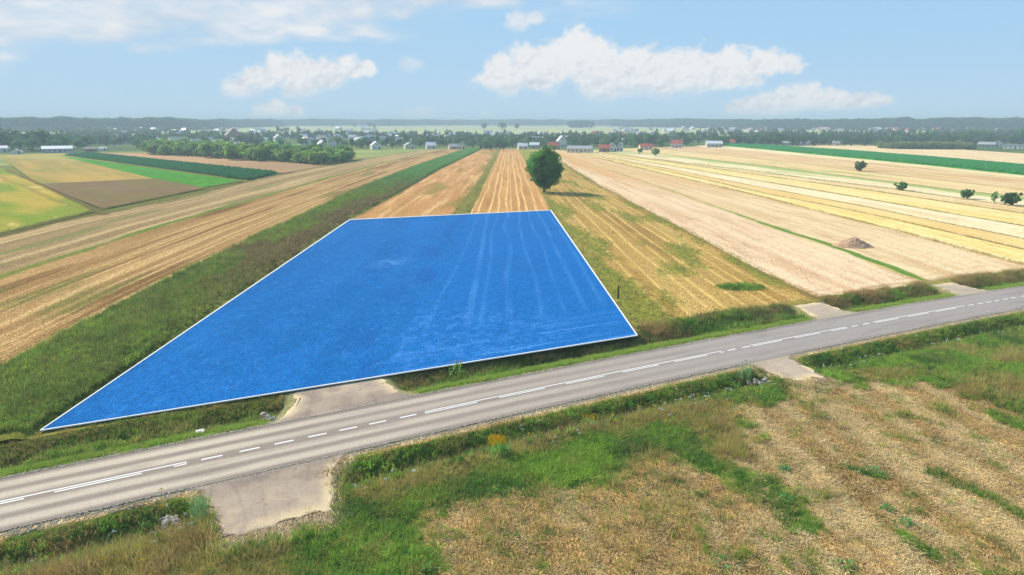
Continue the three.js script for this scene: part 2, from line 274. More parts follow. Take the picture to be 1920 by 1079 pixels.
// left of the plot
strip('stubble_field', Ln.l4, Ln.l3, M.stubble, (u, w, z) => {
  let c = mix(S(150, 130, 96), S(184, 162, 124), streak(w, z, 0.8, 60));
  c = mix(c, S(212, 192, 150), ss(0.6, 0.85, streak(w, z, 1.6, 90, 5)) * 0.8);
  c = mix(c, S(120, 128, 76), ss(0.5, 0.75, streak(w, z, 0.35, 35, 2)) * ss(-330, -140, z) * 0.75);
  c = mix(c, S(104, 100, 62), ss(0.06, 0.0, u + (n2(z / 6, 1) - 0.5) * 0.05));
  return mix(c, G1, ss(0.93, 0.985, u + (n2(z / 9, 4) - 0.5) * 0.07) * 0.85);
}, { zn: -70, nv: 380 });
strip('stubble_field', Ln.l3, Ln.l2, M.stubble, (u, w, z) => {
  let c = mix(S(156, 126, 84), S(188, 158, 112), streak(w, z, 0.7, 45));
  c = mix(c, S(118, 88, 52), ss(0.55, 0.85, streak(w, z, 0.45, 40, 3)) * 0.75);
  c = mix(c, S(222, 194, 146), tracks([[0.97, 0.9, 0.9], [0.82, 0.35, 0.8], [0.74, 0.3, 0.7], [0.63, 0.7, 0.75], [0.52, 0.35, 0.6], [0.45, 0.3, 0.7], [0.36, 0.4, 0.4], [0.9, 0.3, 0.5]], u, 24, z));
  c = mix(c, S(210, 180, 130), ss(0.66, 0.9, streak(w, z, 1.7, 40, 8)) * 0.7);
  c = mix(c, S(116, 122, 66), ss(0.68, 0.82, fbm(w * 0.18, z / 40, 3)) * 0.7);
  return mix(c, G1, ss(0.045, 0.0, u + (n2(z / 5, 2) - 0.5) * 0.05) * 0.8);
}, { zn: -48, nu: 90, nv: 420 });
strip('weed_strip', Ln.l2, Ln.lg, M.grass, (u, w, z) => {
  const f = fbm(w * 0.4, z / 6, 4), far = ss(-150, -330, z);
  let c = mix(S(58, 78, 34), S(98, 110, 52), f);
  c = mix(c, S(92, 84, 56), ss(0.45, 0.7, fbm(w * 0.25 + 3, z / 22, 3) + (u - 0.5) * 0.5) * (1 - far * 0.7) * ss(-60, -110, z));
  c = mix(c, S(176, 172, 104), ss(0.9, 1.0, u + (n2(z / 5, 6) - 0.5) * 0.12) * (1 - far) * ss(-50, -75, z) * 0.8);
  return mix(c, S(84, 138, 72), far * 0.85);
}, { nv: 420, zn: undefined, rise: (u, z) => ss(0, 0.08, u) * ss(1, 0.92, u) * lerp(0.2, 0.75, ss(-80, -300, z)) });
strip('stubble_field', Ln.lg, Ln.m2, M.stubble, (u, w, z) => {
  let c = mix(S(184, 138, 90), S(214, 170, 120), fbm(w * 0.6, z / 14, 4));
  c = mix(c, S(228, 194, 148), ss(0.6, 0.85, streak(w, z, 1.1, 18, 4)) * 0.7);
  c = mix(c, S(150, 136, 72), ss(0.5, 0.72, fbm(w * 0.2 + 4, z / 30, 3) + (u - 0.6) * 0.3) * 0.75);
  return mix(c, S(110, 110, 62), ss(0.05, 0, u + (n2(z / 6, 2) - 0.5) * 0.05) * 0.7);
});
strip('grass_margin', Ln.m2, Ln.ct, M.grass, (u, w, z) => mix(mix(S(186, 158, 106), S(128, 130, 70), fbm(w * 0.7, z / 8, 4)), S(84, 98, 48), ss(0.55, 0.8, fbm(w * 0.9 + 7, z / 5, 3)) * 0.8), { nu: 20 });
strip('stubble_field', Ln.ct, Ln.r0, M.stubble, (u, w, z) => {
  let c = mix(S(190, 146, 96), S(212, 168, 114), streak(w, z, 0.8, 30));
  c = mix(c, S(166, 122, 76), ss(0.5, 0.9, fbm(w * 0.5, z / 25, 3)) * 0.6);
  c = mix(c, S(246, 214, 156), tracks([[0.1, 0.3, 0.8], [0.24, 0.45, 0.9], [0.33, 0.3, 0.9], [0.44, 0.4, 0.8], [0.5, 0.3, 0.6], [0.6, 0.5, 0.9], [0.7, 0.35, 0.8], [0.83, 0.4, 0.7], [0.95, 0.3, 0.8], [0.02, 0.3, 0.7]], u, 20, z, 0.18));
  return c;
}, { nu: 110, nv: 420 });
// right of the plot
strip('stubble_field', Ln.r0, Ln.r2, M.stubble, (u, w, z) => {
  let c = mix(S(194, 168, 108), S(174, 144, 84), streak(w, z, 0.55, 40));
  c = mix(c, S(152, 122, 72), ss(0.45, 0.75, fbm(w * 0.35 + 2, z / 45, 3)) * ss(0.25, 0.5, u) * 0.7);
  c = mix(c, S(232, 206, 136), tracks([[0.2, 0.3, 0.6], [0.3, 0.28, 0.75], [0.41, 0.28, 0.8], [0.5, 0.3, 0.85], [0.6, 0.28, 0.85], [0.7, 0.3, 0.8], [0.78, 0.28, 0.7], [0.87, 0.35, 0.5]], u, 21, z, 0.16));
  const g = fbm(w * 0.28 + 5, z / 16, 4) + ss(0.22, 0.02, u) * 0.22 + ss(0.86, 0.99, u) * 0.2 + ss(-110, -85, z) * 0.06 + ss(-260, -420, z) * 0.3;
  c = mix(c, mix(S(150, 156, 66), S(126, 150, 60), n2(w, z / 3)), ss(0.53, 0.73, g) * 0.85);
  c = mix(c, S(206, 182, 112), ss(0.55, 0.8, fbm(w * 0.5 + 15, z / 9, 4)) * 0.5);
  return mix(c, S(120, 108, 58), ss(0.965, 1, u + (n2(z / 4, 8) - 0.5) * 0.04) * 0.6);
}, { nu: 110, nv: 420 });
const pale = (a, b, d, gk = 0) => (u, w, z) => {
  let c = mix(a, b, streak(w, z, 0.7, 50)); c = mix(c, d, ss(0.4, 0.75, fbm(w * 0.5 + 3, z / 22, 4)) * 0.8); c = mix(c, mix(d, S(150, 120, 86), 0.5), ss(0.6, 0.8, fbm(w * 1.1 + 30, z / 4, 3)) * 0.4);
  c = mix(c, mix(b, [0.72, 0.62, 0.45], 0.6), ss(0.62, 0.86, streak(w, z, 1.5, 60, 7)) * 0.7);
  if (gk) c = mix(c, S(150, 176, 90), ss(0.6, 0.8, fbm(w * 0.2, z / 40, 3)) * gk);
  return c;
};
strip('stubble_field', Ln.r2, Ln.r3, M.pale, (() => { const f = pale(S(230, 201, 168), S(240, 216, 184), S(212, 180, 144)); return (u, w, z) => {
  let c = f(u, w, z); c = mix(c, S(214, 172, 112), ss(-190, -300, z) * ss(0.2, 0.7, u + n2(z / 50, 2) * 0.3) * 0.75);
  c = mix(c, S(196, 184, 96), ss(0.9, 0.97, u + (n2(z / 8, 3) - 0.5) * 0.05) * ss(-250, -200, z) * 0.5);
  return mix(c, mix(G1, S(104, 158, 60), 0.5), ss(0.935, 0.975, u + (n2(z / 4, 3) - 0.5) * 0.04) * ss(-185, -130, z)); }; })(), { nu: 90, fb: -540, head: 1 });
strip('stubble_field', Ln.r3, Ln.r4, M.pale, (() => { const f = pale(S(228, 202, 162), S(240, 218, 180), S(212, 184, 142)); return (u, w, z) => mix(mix(f(u, w, z), S(216, 178, 120), ss(-170, -260, z) * 0.5), mix(G1, S(104, 158, 60), 0.5), ss(0.045, 0.015, u + (n2(z / 4, 9) - 0.5) * 0.04) * ss(-150, -120, z)); })(), { nu: 80, fb: -500, head: 1 });
const Y = [S(242, 224, 150), S(247, 232, 172), S(232, 206, 128)], P = [S(243, 228, 186), S(249, 238, 204), S(230, 208, 162)];
const rows = [['r4', 'r5', Y, 0], ['r5', 'r6', [S(238, 210, 142), S(228, 190, 118), S(242, 222, 160)], 0], ['r6', 'r7', P, 0], ['r7', 'r8', Y, 0], ['r8', 'r9', [S(236, 212, 160), S(240, 220, 172), S(214, 184, 128)], 0], ['r9', 'r10', P, 0.5], ['r10', 'r11', [S(240, 224, 172), S(222, 192, 140), S(236, 210, 150)], 0.6], ['r11', 'r12', [S(206, 166, 118), S(226, 192, 146), S(238, 216, 170)], 0.25], ['r12', 'mz1', [S(240, 220, 174), S(246, 230, 190), S(228, 204, 154)], 0.2]];
for (const [a, b, k, gk] of rows) {
  const f = pale(k[0], k[1], k[2], gk);
  strip('stubble_field', Ln[a], Ln[b], M.pale, (u, w, z) => {
    let c = f(u, w, z);
    if (a === 'r9') c = mix(c, S(158, 186, 104), ss(0.55, 0.72, u + (n2(z / 30, 5) - 0.5) * 0.2) * ss(-480, -380, z) * 0.85);
    if (a === 'r9') c = mix(c, S(170, 182, 110), ss(-430, -470, z) * 0.6);
    return mix(c, S(150, 124, 68), Math.max(ss(0.04, 0.0, u), ss(0.965, 1, u)) * 0.85);
  }, { zn: vergeZ(Ln[a]) > vergeZ(Ln[b]) ? undefined : undefined, nu: 44, nv: 300, fa: Ln[a].at(-1)[1] - 20, fb: Ln[b].at(-1)[1] - 20 });
}
strip('maize_field', Ln.mz1, Ln.mz2, M.grass, (u, w, z) => mix(S(18, 118, 50), S(52, 156, 74), fbm(w * 0.9, z / 5, 3)), { nu: 40, nv: 260, fa: -632, fb: -664, rise: (u, z) => 1.75 * ss(0, 0.03, u) * ss(1, 0.97, u) + (n2(u * 30, z) - 0.5) * 0.3 });
strip('stubble_field', Ln.mz2, Ln.out, M.pale, pale(S(244, 226, 186), S(240, 216, 170), S(222, 190, 144)), { nu: 40, nv: 200, fa: -660, fb: -640 });
// the parcels at an angle on the far left
function quad(name, q, mat, color, nu = 90, nv = 90, y = 0.02) {
  structure(name, sheetGeo(nu, nv, (u, v) => {
    const a = [lerp(q[0][0], q[1][0], u), lerp(q[0][1], q[1][1], u)], b = [lerp(q[3][0], q[2][0], u), lerp(q[3][1], q[2][1], u)], x = lerp(a[0], b[0], v), z = lerp(a[1], b[1], v);
    return { p: [x, y, z], c: color(u, v, x, z), uv: [x * 0.8 - z * 0.6, x * 0.6 + z * 0.8] };
  }), mat);
}
quad('ploughed_field', [[-158.8, -233.6], [-131.8, -256.3], [-96, -219], [-97.5, -164.5]], M.soil, (u, v, x, z) => mix(mix(S(112, 102, 78), S(136, 122, 94), fbm(x / 7, z / 7, 4)), S(120, 118, 76), 0.7 * ss(0.45, 0.7, fbm(x / 16 + 9, z / 16, 3))));
quad('meadow', [[-262, -352], [-158.8, -233.6], [-97, -160], [-93.5, -95]], M.stubble, (u, v, x, z) => {
  const d = x * 0.68 + z * 0.73, w = x * 0.73 - z * 0.68;
  let c = mix(S(200, 172, 84), S(164, 164, 66), streak(w / 2, d, 0.5, 40)); c = mix(c, S(120, 152, 50), ss(0.4, 0.62, fbm(w / 14, d / 40, 3) + ss(0.75, 1, v) * 0.2) * 0.85); c = mix(c, S(140, 120, 66), (1 - ss(0.2, 1.2, Math.abs(((w + 3 * n2(d / 30, 2)) % 26) - 13))) * 0.5);
  return mix(c, S(240, 214, 160), ss(0.66, 0.8, fbm(w / 3 + 8, d / 12, 3)) * 0.5);
});
quad('meadow', [[-300, -412], [-216.6, -360.8], [-131.8, -256.3], [-158.8, -233.6]], M.stubble, (u, v, x, z) => {
  const d = x * 0.62 + z * 0.78, w = x * 0.78 - z * 0.62;
  let c = mix(S(196, 168, 96), S(158, 146, 82), streak(w, d, 0.25, 60)); return mix(c, S(142, 148, 76), ss(0.5, 0.75, fbm(w / 12, d / 40, 3)) * 0.7);
}, 90, 90, 0.012);
quad('meadow', [[-330, -436], [-300, -470], [-216, -362], [-300, -412]], M.stubble, (u, v, x, z) => mix(S(190, 176, 108), S(160, 158, 90), fbm(x / 12, z / 12, 3)), 40, 40, 0.016);
quad('green_crop_field', [[-286, -442], [-94.4, -245.5], [-98, -221], [-131.8, -256.3]], M.grass, (u, v, x, z) => mix(mix(S(80, 152, 52), S(108, 174, 68), fbm(x / 6, z / 6, 4)), S(60, 120, 40), ss(0.62, 0.75, fbm(x / 3, z / 3 + 40, 3)) * 0.6), 120, 40, 0.03);
quad('potato_field', [[-285, -474], [-96, -285], [-94.6, -250], [-280, -441]], M.grass, (u, v, x, z) => mix(mix(S(34, 98, 50), S(58, 122, 64), n2(x / 2, z / 2)), S(84, 96, 58), 0.55 * ss(0.2, 0.8, Math.sin(v * 80)) * n2(x / 9, z / 9)), 120, 40, 0.45);
quad('stubble_field', [[-284, -478], [-234.5, -474], [-88, -333.7], [-93, -284]], M.pale, (u, v, x, z) => mix(mix(S(204, 168, 124), S(182, 150, 116), streak(x + z, x - z, 0.08, 50)), S(160, 134, 104), ss(0.4, 0.9, v) * 0.7), 80, 60, 0.022);

// ---------------------------------------------------------------- road, verges, the near land
structure('road', (() => {
  const cross = [[-HALF - 0.06, -0.14], [-HALF, 0.012], [-3.1, 0.02], ...Array.from({ length: 41 }, (_, i) => [-3.0 + i * 0.15, 0.024 + 0.04 * (1 - Math.abs(-3.0 + i * 0.15) / 3)]), [3.1, 0.02], [HALF, 0.012], [HALF + 0.06, -0.16]];
  return sheetGeo(cross.length - 1, 900, (u, v, i) => {
    const s = lerp(-90, 260, v), edge = i < 2 || i > cross.length - 3; let [t, y] = cross[i];
    if (edge) t += (n2(s * 1.1, t) - 0.5) * 0.08;
    const [x, z] = rp(s, t), near = ss(70, 5, s);
    let c = mix(S(158, 152, 150), S(146, 136, 128), near);
    const wheel = Math.max(...[-2.35, -0.9, 0.95, 2.4].map((q) => 1 - ss(0.2, 0.62, Math.abs(t - q))));
    c = mix(c, mix(S(164, 159, 155), S(204, 194, 178), near), wheel * lerp(0.35, 0.8, near) * (0.7 + 0.5 * n2(s / 9, t)));
    c = mix(c, S(120, 114, 110), ss(0.55, 0.8, fbm(s / 5, t * 1.4, 4)) * 0.35);
    c = mix(c, S(104, 97, 93), (1 - ss(0.1, 0.5, Math.abs(Math.abs(t) - 3.1))) * 0.35 * n2(s / 3, t));
    const bay = bayMask(s, t < 0 ? -3.6 : 3.6); if (edge) { c = mix(S(60, 52, 46), c, ss(0.3, 0.7, bay)); y = lerp(y, Math.max(y, 0.004), ss(0.3, 0.7, bay)); }  // slab edge coloured dark for its drop-off shadow, except at the bays
    return { p: [x, y, z], c, uv: [t, s] };
  });
})(), M.asphalt);
const roadObj = scene.children[scene.children.length - 1];
{ // painted lines: solid and broken strokes as measured along the road
  const paint = std(0.74, 0.73, 0.7, 0.7);
  const line = (name, s0, s1, t, w) => { const n = Math.max(2, Math.ceil((s1 - s0) / 1.5)); const g = sheetGeo(1, n, (u, v) => { const s = lerp(s0, s1, v), tt = t + (u - 0.5) * w, [x, z] = rp(s, tt); return { p: [x, 0.03 + 0.04 * (1 - Math.abs(tt) / 3), z], c: [1, 1, 1], uv: [u, v] }; }); part(name, g, paint, roadObj); };
  for (const [a, b] of [[-60, 8.7], [24.1, 52.4], [56, 68.9], [73, 88]]) line('solid_line', a, b, a < 0 ? -0.12 : -0.13, 0.13);
  for (const [a, b] of [[-22, -18], [-16, -12], [-10, -6], [-4, 0.6], [2, 6.3], [8, 8.7], [24, 28.1], [29.9, 33.9], [35.8, 39.5], [41.3, 45.1], [46.8, 50.5], [52, 52.5], [56, 59.7], [61.4, 64.9], [66.5, 68.9], [73, 76.5], [78.1, 81.5], [82.6, 86.1]]) line('broken_line', a, b, 0.13, 0.13);
  for (const a of [9.5, 11.7, 13.8, 15.9, 17.95, 20, 22.2, 53, 54.8, 69.5, 71.2, 88.4, 90.1, 91.6, 93.1, 94.7, 96.2, 98.2, 100.2, 102.2, 104.2]) line('dash_mark', a, a + (a < 30 ? 1.2 : 1.0), 0.02, 0.17);
}
const GL = S(206, 190, 158);
function vergeColor(s, t, x, z) {
  const u = Math.abs(t), f = fbm(x * 0.9, z * 0.9, 4), g = fbm(x * 0.35 + 8, z * 0.35, 3), m = bayMask(s, t);
  if (t < 0) {
    let c = mix(S(64, 80, 36), S(96, 98, 50), f); c = mix(c, mix(S(100, 136, 52), mix(S(128, 160, 62), S(156, 146, 88), ss(0.5, 0.7, f)), g), (1 - ss(4.0, 5.2, u + (g - 0.5) * 1.8 + (f - 0.5))) * 0.9); c = mix(c, S(136, 128, 74), ss(7.6, 8.6, u) * 0.7);
    c = mix(c, mix(S(188, 176, 150), S(150, 140, 120), n2(s * 2, t * 3)), (1 - ss(3.3, 3.75, u + (f - 0.5) * 0.7)));
    return mix(c, mix(GL, S(160, 146, 120), f), m);
  }
  const k = cover(x, z, s, t), dd = lerp(0.5, 1, ss(22, 6, s));
  // straw in rows that run away from the road
  const w = x - z * 0.12;
  const sw = swath(x, z); let c = mix(S(150, 124, 82), S(184, 156, 108), fbm(w * 0.7, z * 0.14, 4));
  c = mix(c, S(226, 198, 142), ss(0.35, 0.85, sw) * 0.75);
  c = mix(c, S(112, 90, 58), ss(0.5, 0.72, g) * 0.6 * (1 - ss(0.5, 0.8, sw)));
  c = mix(c, mix(S(144, 138, 72), S(170, 150, 88), f), k.dry * 0.9); c = mix(c, mix(S(84, 126, 46), S(120, 156, 60), f), k.green * 0.95); c = mix(c, S(48, 62, 30), k.dark * 0.9); c = mix(c, S(206, 178, 118), k.bare * 0.8);
  c = mix(c, mix(S(218, 198, 160), S(176, 158, 124), n2(s * 1.5, t * 2)), (1 - ss(3.55, 4.0, u + (f - 0.5) * 0.9)));
  const rim = 1 - ss(0.04, 0.5, Math.abs(m - 0.5) * 2);
  return mix(mix(c, S(150, 138, 118), m), mix(GL, S(222, 204, 166), f), rim * 0.8);
}
structure('grass_verge', sheetGeo(30, 620, (u, v) => { const s = lerp(-45, 165, v), t = -lerp(HALF - 0.4, 8.95, u), [x, z] = rp(s, t); const k = u < 0.01 ? -0.2 : 0; return { p: [x, H(s, t) + k - (u > 0.99 ? 0.1 : 0), z], c: vergeColor(s, t, x, z), uv: [x, z] }; }), M.grass);
structure('near_field', sheetGeo(250, 640, (u, v) => { const s = lerp(-45, 165, v), t = HALF - 0.4 + 66 * (0.6 * u + 0.4 * u * u), [x, z] = rp(s, t); const k = u < 0.001 ? -0.2 : 0; return { p: [x, H(s, t) + k, z], c: vergeColor(s, t, x, z), uv: [x - z * 0.12, z] }; }), M.stubble);
BAYS.forEach(([s0, side, out, w0, w1, skew], n) => structure('driveway', sheetGeo(70, 60, (u, v) => {
  const f = v, uu = lerp(HALF - 0.3, out, v), hw = lerp(w0, w1, Math.pow(clamp((uu - HALF) / (out - HALF)), 0.45)), s = s0 + skew * f + (u - 0.5) * 2 * hw + (Math.abs(u - 0.5) > 0.45 ? (n2(uu * 2, n + u) - 0.5) * 0.5 : 0);
  const tt = (uu + (v > 0.97 ? (n2(s * 1.4, n) - 0.5) * 0.7 : 0)) * side, [x, z] = rp(s, tt), e = fbm(x * 0.5, z * 0.5, 4);
  let c = mix(S(152, 139, 128), S(182, 167, 150), e); c = mix(c, S(108, 100, 96), ss(0.35, 0.05, v) * 0.6 * n2(s / 2, uu)); c = mix(c, GL, ss(0.55, 0.75, fbm(x + 3, z, 3)) * 0.5 * v);
  c = mix(c, S(118, 108, 102), ss(0.5, 0.7, fbm(x * 0.9 + 9, z * 0.9, 5)) * 0.35); c = mix(c, S(104, 96, 88), Math.max(...[0.22, 0.38, 0.6, 0.74].map((q) => 1 - ss(0.004, 0.025, Math.abs(u - q - 0.06 * (n2(v * 3, q * 20 + n) - 0.5))))) * 0.35 * n2(v * 5, u * 9)); c = mix(c, S(84, 78, 72), (1 - ss(0, 0.008, Math.abs(fbm(x * 0.45, z * 0.45 + n, 3) - 0.5))) * 0.35); if (n > 1) c = mix(c, S(206, 192, 172), 0.4); const rimm = Math.max(ss(0.74, 0.98, v), ss(0.34, 0.49, Math.abs(u - 0.5))); c = mix(c, mix(S(206, 186, 146), S(232, 214, 176), e), rimm * ss(0.05, 0.3, v) * (n === 1 && u > 0.5 || n !== 1 ? 0.9 : 0.6) * ss(0.3, 0.55, e + (u - 0.5) * 0.3 * (n === 1)));
  return { p: [x, v < 0.03 ? -0.02 : v > 0.985 || u < 0.01 || u > 0.99 ? -0.03 : 0.012, z], c, uv: [x, z] };
}), M.asphalt));

// ---------------------------------------------------------------- blue graphic overlay marking the plot, built as a sheet with white edges
{
  const Q = [[-31.5, -42.7], [12.1, -63.9], [9.1, -161.4], [-34.3, -145]], y0 = 0.16, k = 1 - y0 / 20;
  const q = Q.map(([x, z]) => [x * k, z * k]);
  const plot = group('plot_overlay', 0, 0, 0);
  tag(plot, 'large bright blue graphic overlay with white edge marking the plot beside the road', 'marked plot');
  const at = (u, v) => { const vv = Math.pow(v, 1.5), a = [lerp(q[0][0], q[1][0], u), lerp(q[0][1], q[1][1], u)], b = [lerp(q[3][0], q[2][0], u), lerp(q[3][1], q[2][1], u)]; return [lerp(a[0], b[0], vv), lerp(a[1], b[1], vv)]; };
  const sheet = sheetGeo(260, 420, (u, v) => {
    const [x, z] = at(u, v), rim = Math.min(1, u * 20, (1 - u) * 20, v * 20, (1 - v) * 20);
    const lane = (x - lineAt(Ln.ct, z)) / (lineAt(Ln.r0, z) - lineAt(Ln.ct, z)), f = fbm(x * 0.6, z * 0.6, 4), g = fbm(x / 9, z / 14, 3);
    const rowN = streak(x, z, 0.45, 30, 3);
    let c = mix(S(16, 97, 164), S(30, 113, 183), f * 0.5 + rowN * 0.5);
    c = mix(c, S(26, 112, 188), ss(0.5, 0.7, g) * 0.5);
    if (lane > 0) {
      c = mix(c, S(26, 110, 184), 0.5);
      const head = ss(4, 9, Math.hypot(0, st(x, z)[1] + 11)) ; // rows stop short of the road, where the headland was driven across
      c = mix(c, S(74, 142, 208), tracks([[0.1, 0.3, 0.6], [0.24, 0.5, 0.85], [0.33, 0.3, 0.85], [0.44, 0.5, 0.7], [0.6, 0.35, 0.85], [0.7, 0.3, 0.8], [0.83, 0.4, 0.8], [0.95, 0.4, 0.7]], lane, 20, z, 0.35) * head * 0.5 * (0.35 + 0.9 * n2(z / 9 + 5, lane * 7)));
      const [s, t] = st(x, z); c = mix(c, S(76, 144, 218), ss(0.5, 0.85, n2(s / 9, t * 2.6) * 0.65 + n2(s / 3, t * 5) * 0.35) * ss(18, 12, -t) * 0.65); c = mix(c, S(84, 152, 226), ss(0.45, 0.75, fbm(x * 1.8, z * 1.2, 4)) * ss(17, 6, Math.hypot(x + 5, z + 62)) * 0.3);
    } else { c = mix(c, S(24, 90, 166), ss(-0.34, -0.05, lane) * ss(0.35, 0.65, n2(x / 1.5, z / 9)) * 0.55); c = mix(c, S(84, 152, 226), ss(0.55, 0.85, fbm(x * 2.2 + 4, z * 0.9, 4)) * 0.2); c = mix(c, S(110, 170, 232), (1 - ss(0.2, 1.9, Math.hypot((x + 17.6) * 0.5 + (z + 99) * 0.1, (z + 99) * 0.35))) * ss(0.3, 0.7, fbm(x * 2.6, z * 1.6, 3)) * 0.45); }
    return { p: [x, y0 + (f - 0.5) * 0.07 * rim + (rowN - 0.5) * 0.05 * rim, z], c, uv: [x, z] };
  });
  part('blue_sheet', sheet, groundMat(texFaint, 0.008, 1), plot);
  const white = std(0.82, 0.82, 0.82, 0.7);
  const edge = (a, b, wa, wb, ha, hb) => {
    const dx = b[0] - a[0], dz = b[1] - a[1], l = Math.hypot(dx, dz), px = -dz / l, pz = dx / l, v = [];
    for (const [p, w, h] of [[a, wa, ha], [b, wb, hb]]) for (const [i, y] of [[-0.5, -0.05], [-0.5, h], [0.5, h], [0.5, -0.05]]) v.push(p[0] + px * w * i, y0 + y, p[1] + pz * w * i);
    const g = new THREE.BufferGeometry(); g.setAttribute('position', new THREE.Float32BufferAttribute(v, 3)); g.setIndex([0, 1, 5, 0, 5, 4, 1, 2, 6, 1, 6, 5, 2, 3, 7, 2, 7, 6, 0, 3, 2, 0, 2, 1, 4, 5, 6, 4, 6, 7]); const n = g.toNonIndexed(); n.computeVertexNormals(); part('white_edge', n, white, plot);
  };
  edge(q[0], q[1], 0.1, 0.14, 0.03, 0.04); edge(q[1], q[2], 0.12, 0.27, 0.03, 0.06); edge(q[3], q[2], 0.6, 0.6, 0.12, 0.12); edge(q[0], q[3], 0.09, 0.26, 0.03, 0.06);
}
// ==== PART 2 ====
// ---------------------------------------------------------------- plant shapes
const leafMat = (o = {}) => new THREE.MeshPhysicalMaterial({ color: 0xffffff, roughness: 0.85, transmission: 0.5, thickness: 0, side: THREE.DoubleSide, vertexColors: true, specularIntensity: 0.1, ...o });
const bladeM = leafMat(), leafM = leafMat({ transmission: 0.5 }), strawM = std(1, 1, 1, 0.8);
function triGeo(v) { const g = new THREE.BufferGeometry(); g.setAttribute('position', new THREE.Float32BufferAttribute(v, 3)); g.computeVertexNormals(); return g; }
function tuft(seed, n, h, spread, wid, lean) { // grass clump: bent tapering blades
  const R = rng(seed), v = [];
  for (let k = 0; k < n; k++) {
    const a = R() * 6.283, r = spread * Math.sqrt(R()), x = Math.cos(a) * r, z = Math.sin(a) * r, hh = h * (0.5 + 0.6 * R()), b = R() * 6.283, w = wid * (0.6 + 0.8 * R()), dx = Math.cos(b) * w, dz = Math.sin(b) * w, la = a + (R() - 0.5) * 2, l = lean * hh * (0.3 + R());
    const mx = x + Math.cos(la) * l * 0.35, mz = z + Math.sin(la) * l * 0.35, ex = x + Math.cos(la) * l, ez = z + Math.sin(la) * l;
    v.push(x - dx, -0.05, z - dz, x + dx, -0.05, z + dz, mx + dx * 0.8, hh * 0.6, mz + dz * 0.8, x - dx, -0.05, z - dz, mx + dx * 0.8, hh * 0.6, mz + dz * 0.8, mx - dx * 0.8, hh * 0.6, mz - dz * 0.8, mx - dx * 0.8, hh * 0.6, mz - dz * 0.8, mx + dx * 0.8, hh * 0.6, mz + dz * 0.8, ex, hh, ez);
  }
  return triGeo(v);
}
function leafQuad(v, c, d, s, R, fold = 0.25) { // a leaf: kite of two faces folded at the midrib; c centre, d outward direction
  const up = [R() - 0.5, R() * 0.9, R() - 0.5], ax = new THREE.Vector3(d[0] + (R() - 0.5) * 1.1, d[1] + (R() - 0.5) * 1.1, d[2] + (R() - 0.5) * 1.1).normalize(), bx = new THREE.Vector3(...up).cross(ax).normalize(), nx = ax.clone().cross(bx);
  const P = (a, b, n) => [c[0] + ax.x * a + bx.x * b + nx.x * n, c[1] + ax.y * a + bx.y * b + nx.y * n, c[2] + ax.z * a + bx.z * b + nx.z * n];
  const A = P(-s * 0.5, 0, 0), B = P(s * 0.05, s * 0.36, s * fold), C = P(s * 0.6, 0, 0), D = P(s * 0.05, -s * 0.36, s * fold);
  v.push(...A, ...B, ...C, ...A, ...C, ...D);
}
function dome(seed, n, rx, ry, s, y0 = 0) { // low leafy plant
  const R = rng(seed), v = [];
  for (let k = 0; k < n; k++) { const a = R() * 6.283, e = Math.acos(R()), q = 0.45 + 0.55 * R(), d = [Math.cos(a) * Math.sin(e), Math.cos(e), Math.sin(a) * Math.sin(e)]; leafQuad(v, [d[0] * rx * q, y0 + d[1] * ry * q, d[2] * rx * q], d, s * (0.6 + 0.7 * R()), R); }
  return triGeo(v);
}
function crownGeo(seed, rx, ry, rz, cy, clumps, per, size, egg = 0.35, rough = 0.22) { // leaf clumps through an uneven ovoid volume
  const R = rng(seed), v = [];
  const cc = []; for (let k = 0; k < clumps; k++) { const tn = 0.6 + 0.85 * R(), tw = 0.85 + 0.4 * R();
    const yy = 1 - 2 * (k + 0.5) / clumps, a = k * 2.39996 + R() * 0.5, rr = Math.sqrt(1 - yy * yy), wid = 1 + egg * yy * (yy > 0 ? -0.25 : 1.0);
    const q = (R() < 0.3 ? 0.35 + 0.4 * R() : 0.82 + (fbm(Math.cos(a) * 1.6 + seed, yy * 2.2 + Math.sin(a) * 1.6, 3) - 0.5) * rough * 2.4 + (R() - 0.5) * rough * 0.8);
    const cx = Math.cos(a) * rr * rx * q * wid, cyy = cy + yy * ry * q, cz = Math.sin(a) * rr * rz * q * wid, cr = (0.16 + 0.1 * R()) * Math.min(rx, ry) * 1.25;
    for (let m = 0; m < per; m++) {
      const b = R() * 6.283, e = Math.acos(1 - 2 * R()), w = Math.cbrt(0.2 + 0.8 * R()), d = [Math.cos(b) * Math.sin(e), Math.cos(e) * 0.8, Math.sin(b) * Math.sin(e)];
      leafQuad(v, [cx + d[0] * cr * w, cyy + d[1] * cr * w, cz + d[2] * cr * w], [d[0] + Math.cos(a) * rr * 0.5, d[1] + 0.25, d[2] + Math.sin(a) * rr * 0.5], size * (0.6 + 0.7 * R()), R);
      for (let e2 = 0; e2 < 6; e2++) cc.push(tn * tw, tn, tn * 0.9);
    }
  }
  const gg = triGeo(v); gg.setAttribute('color', new THREE.Float32BufferAttribute(cc, 3)); return gg;
}
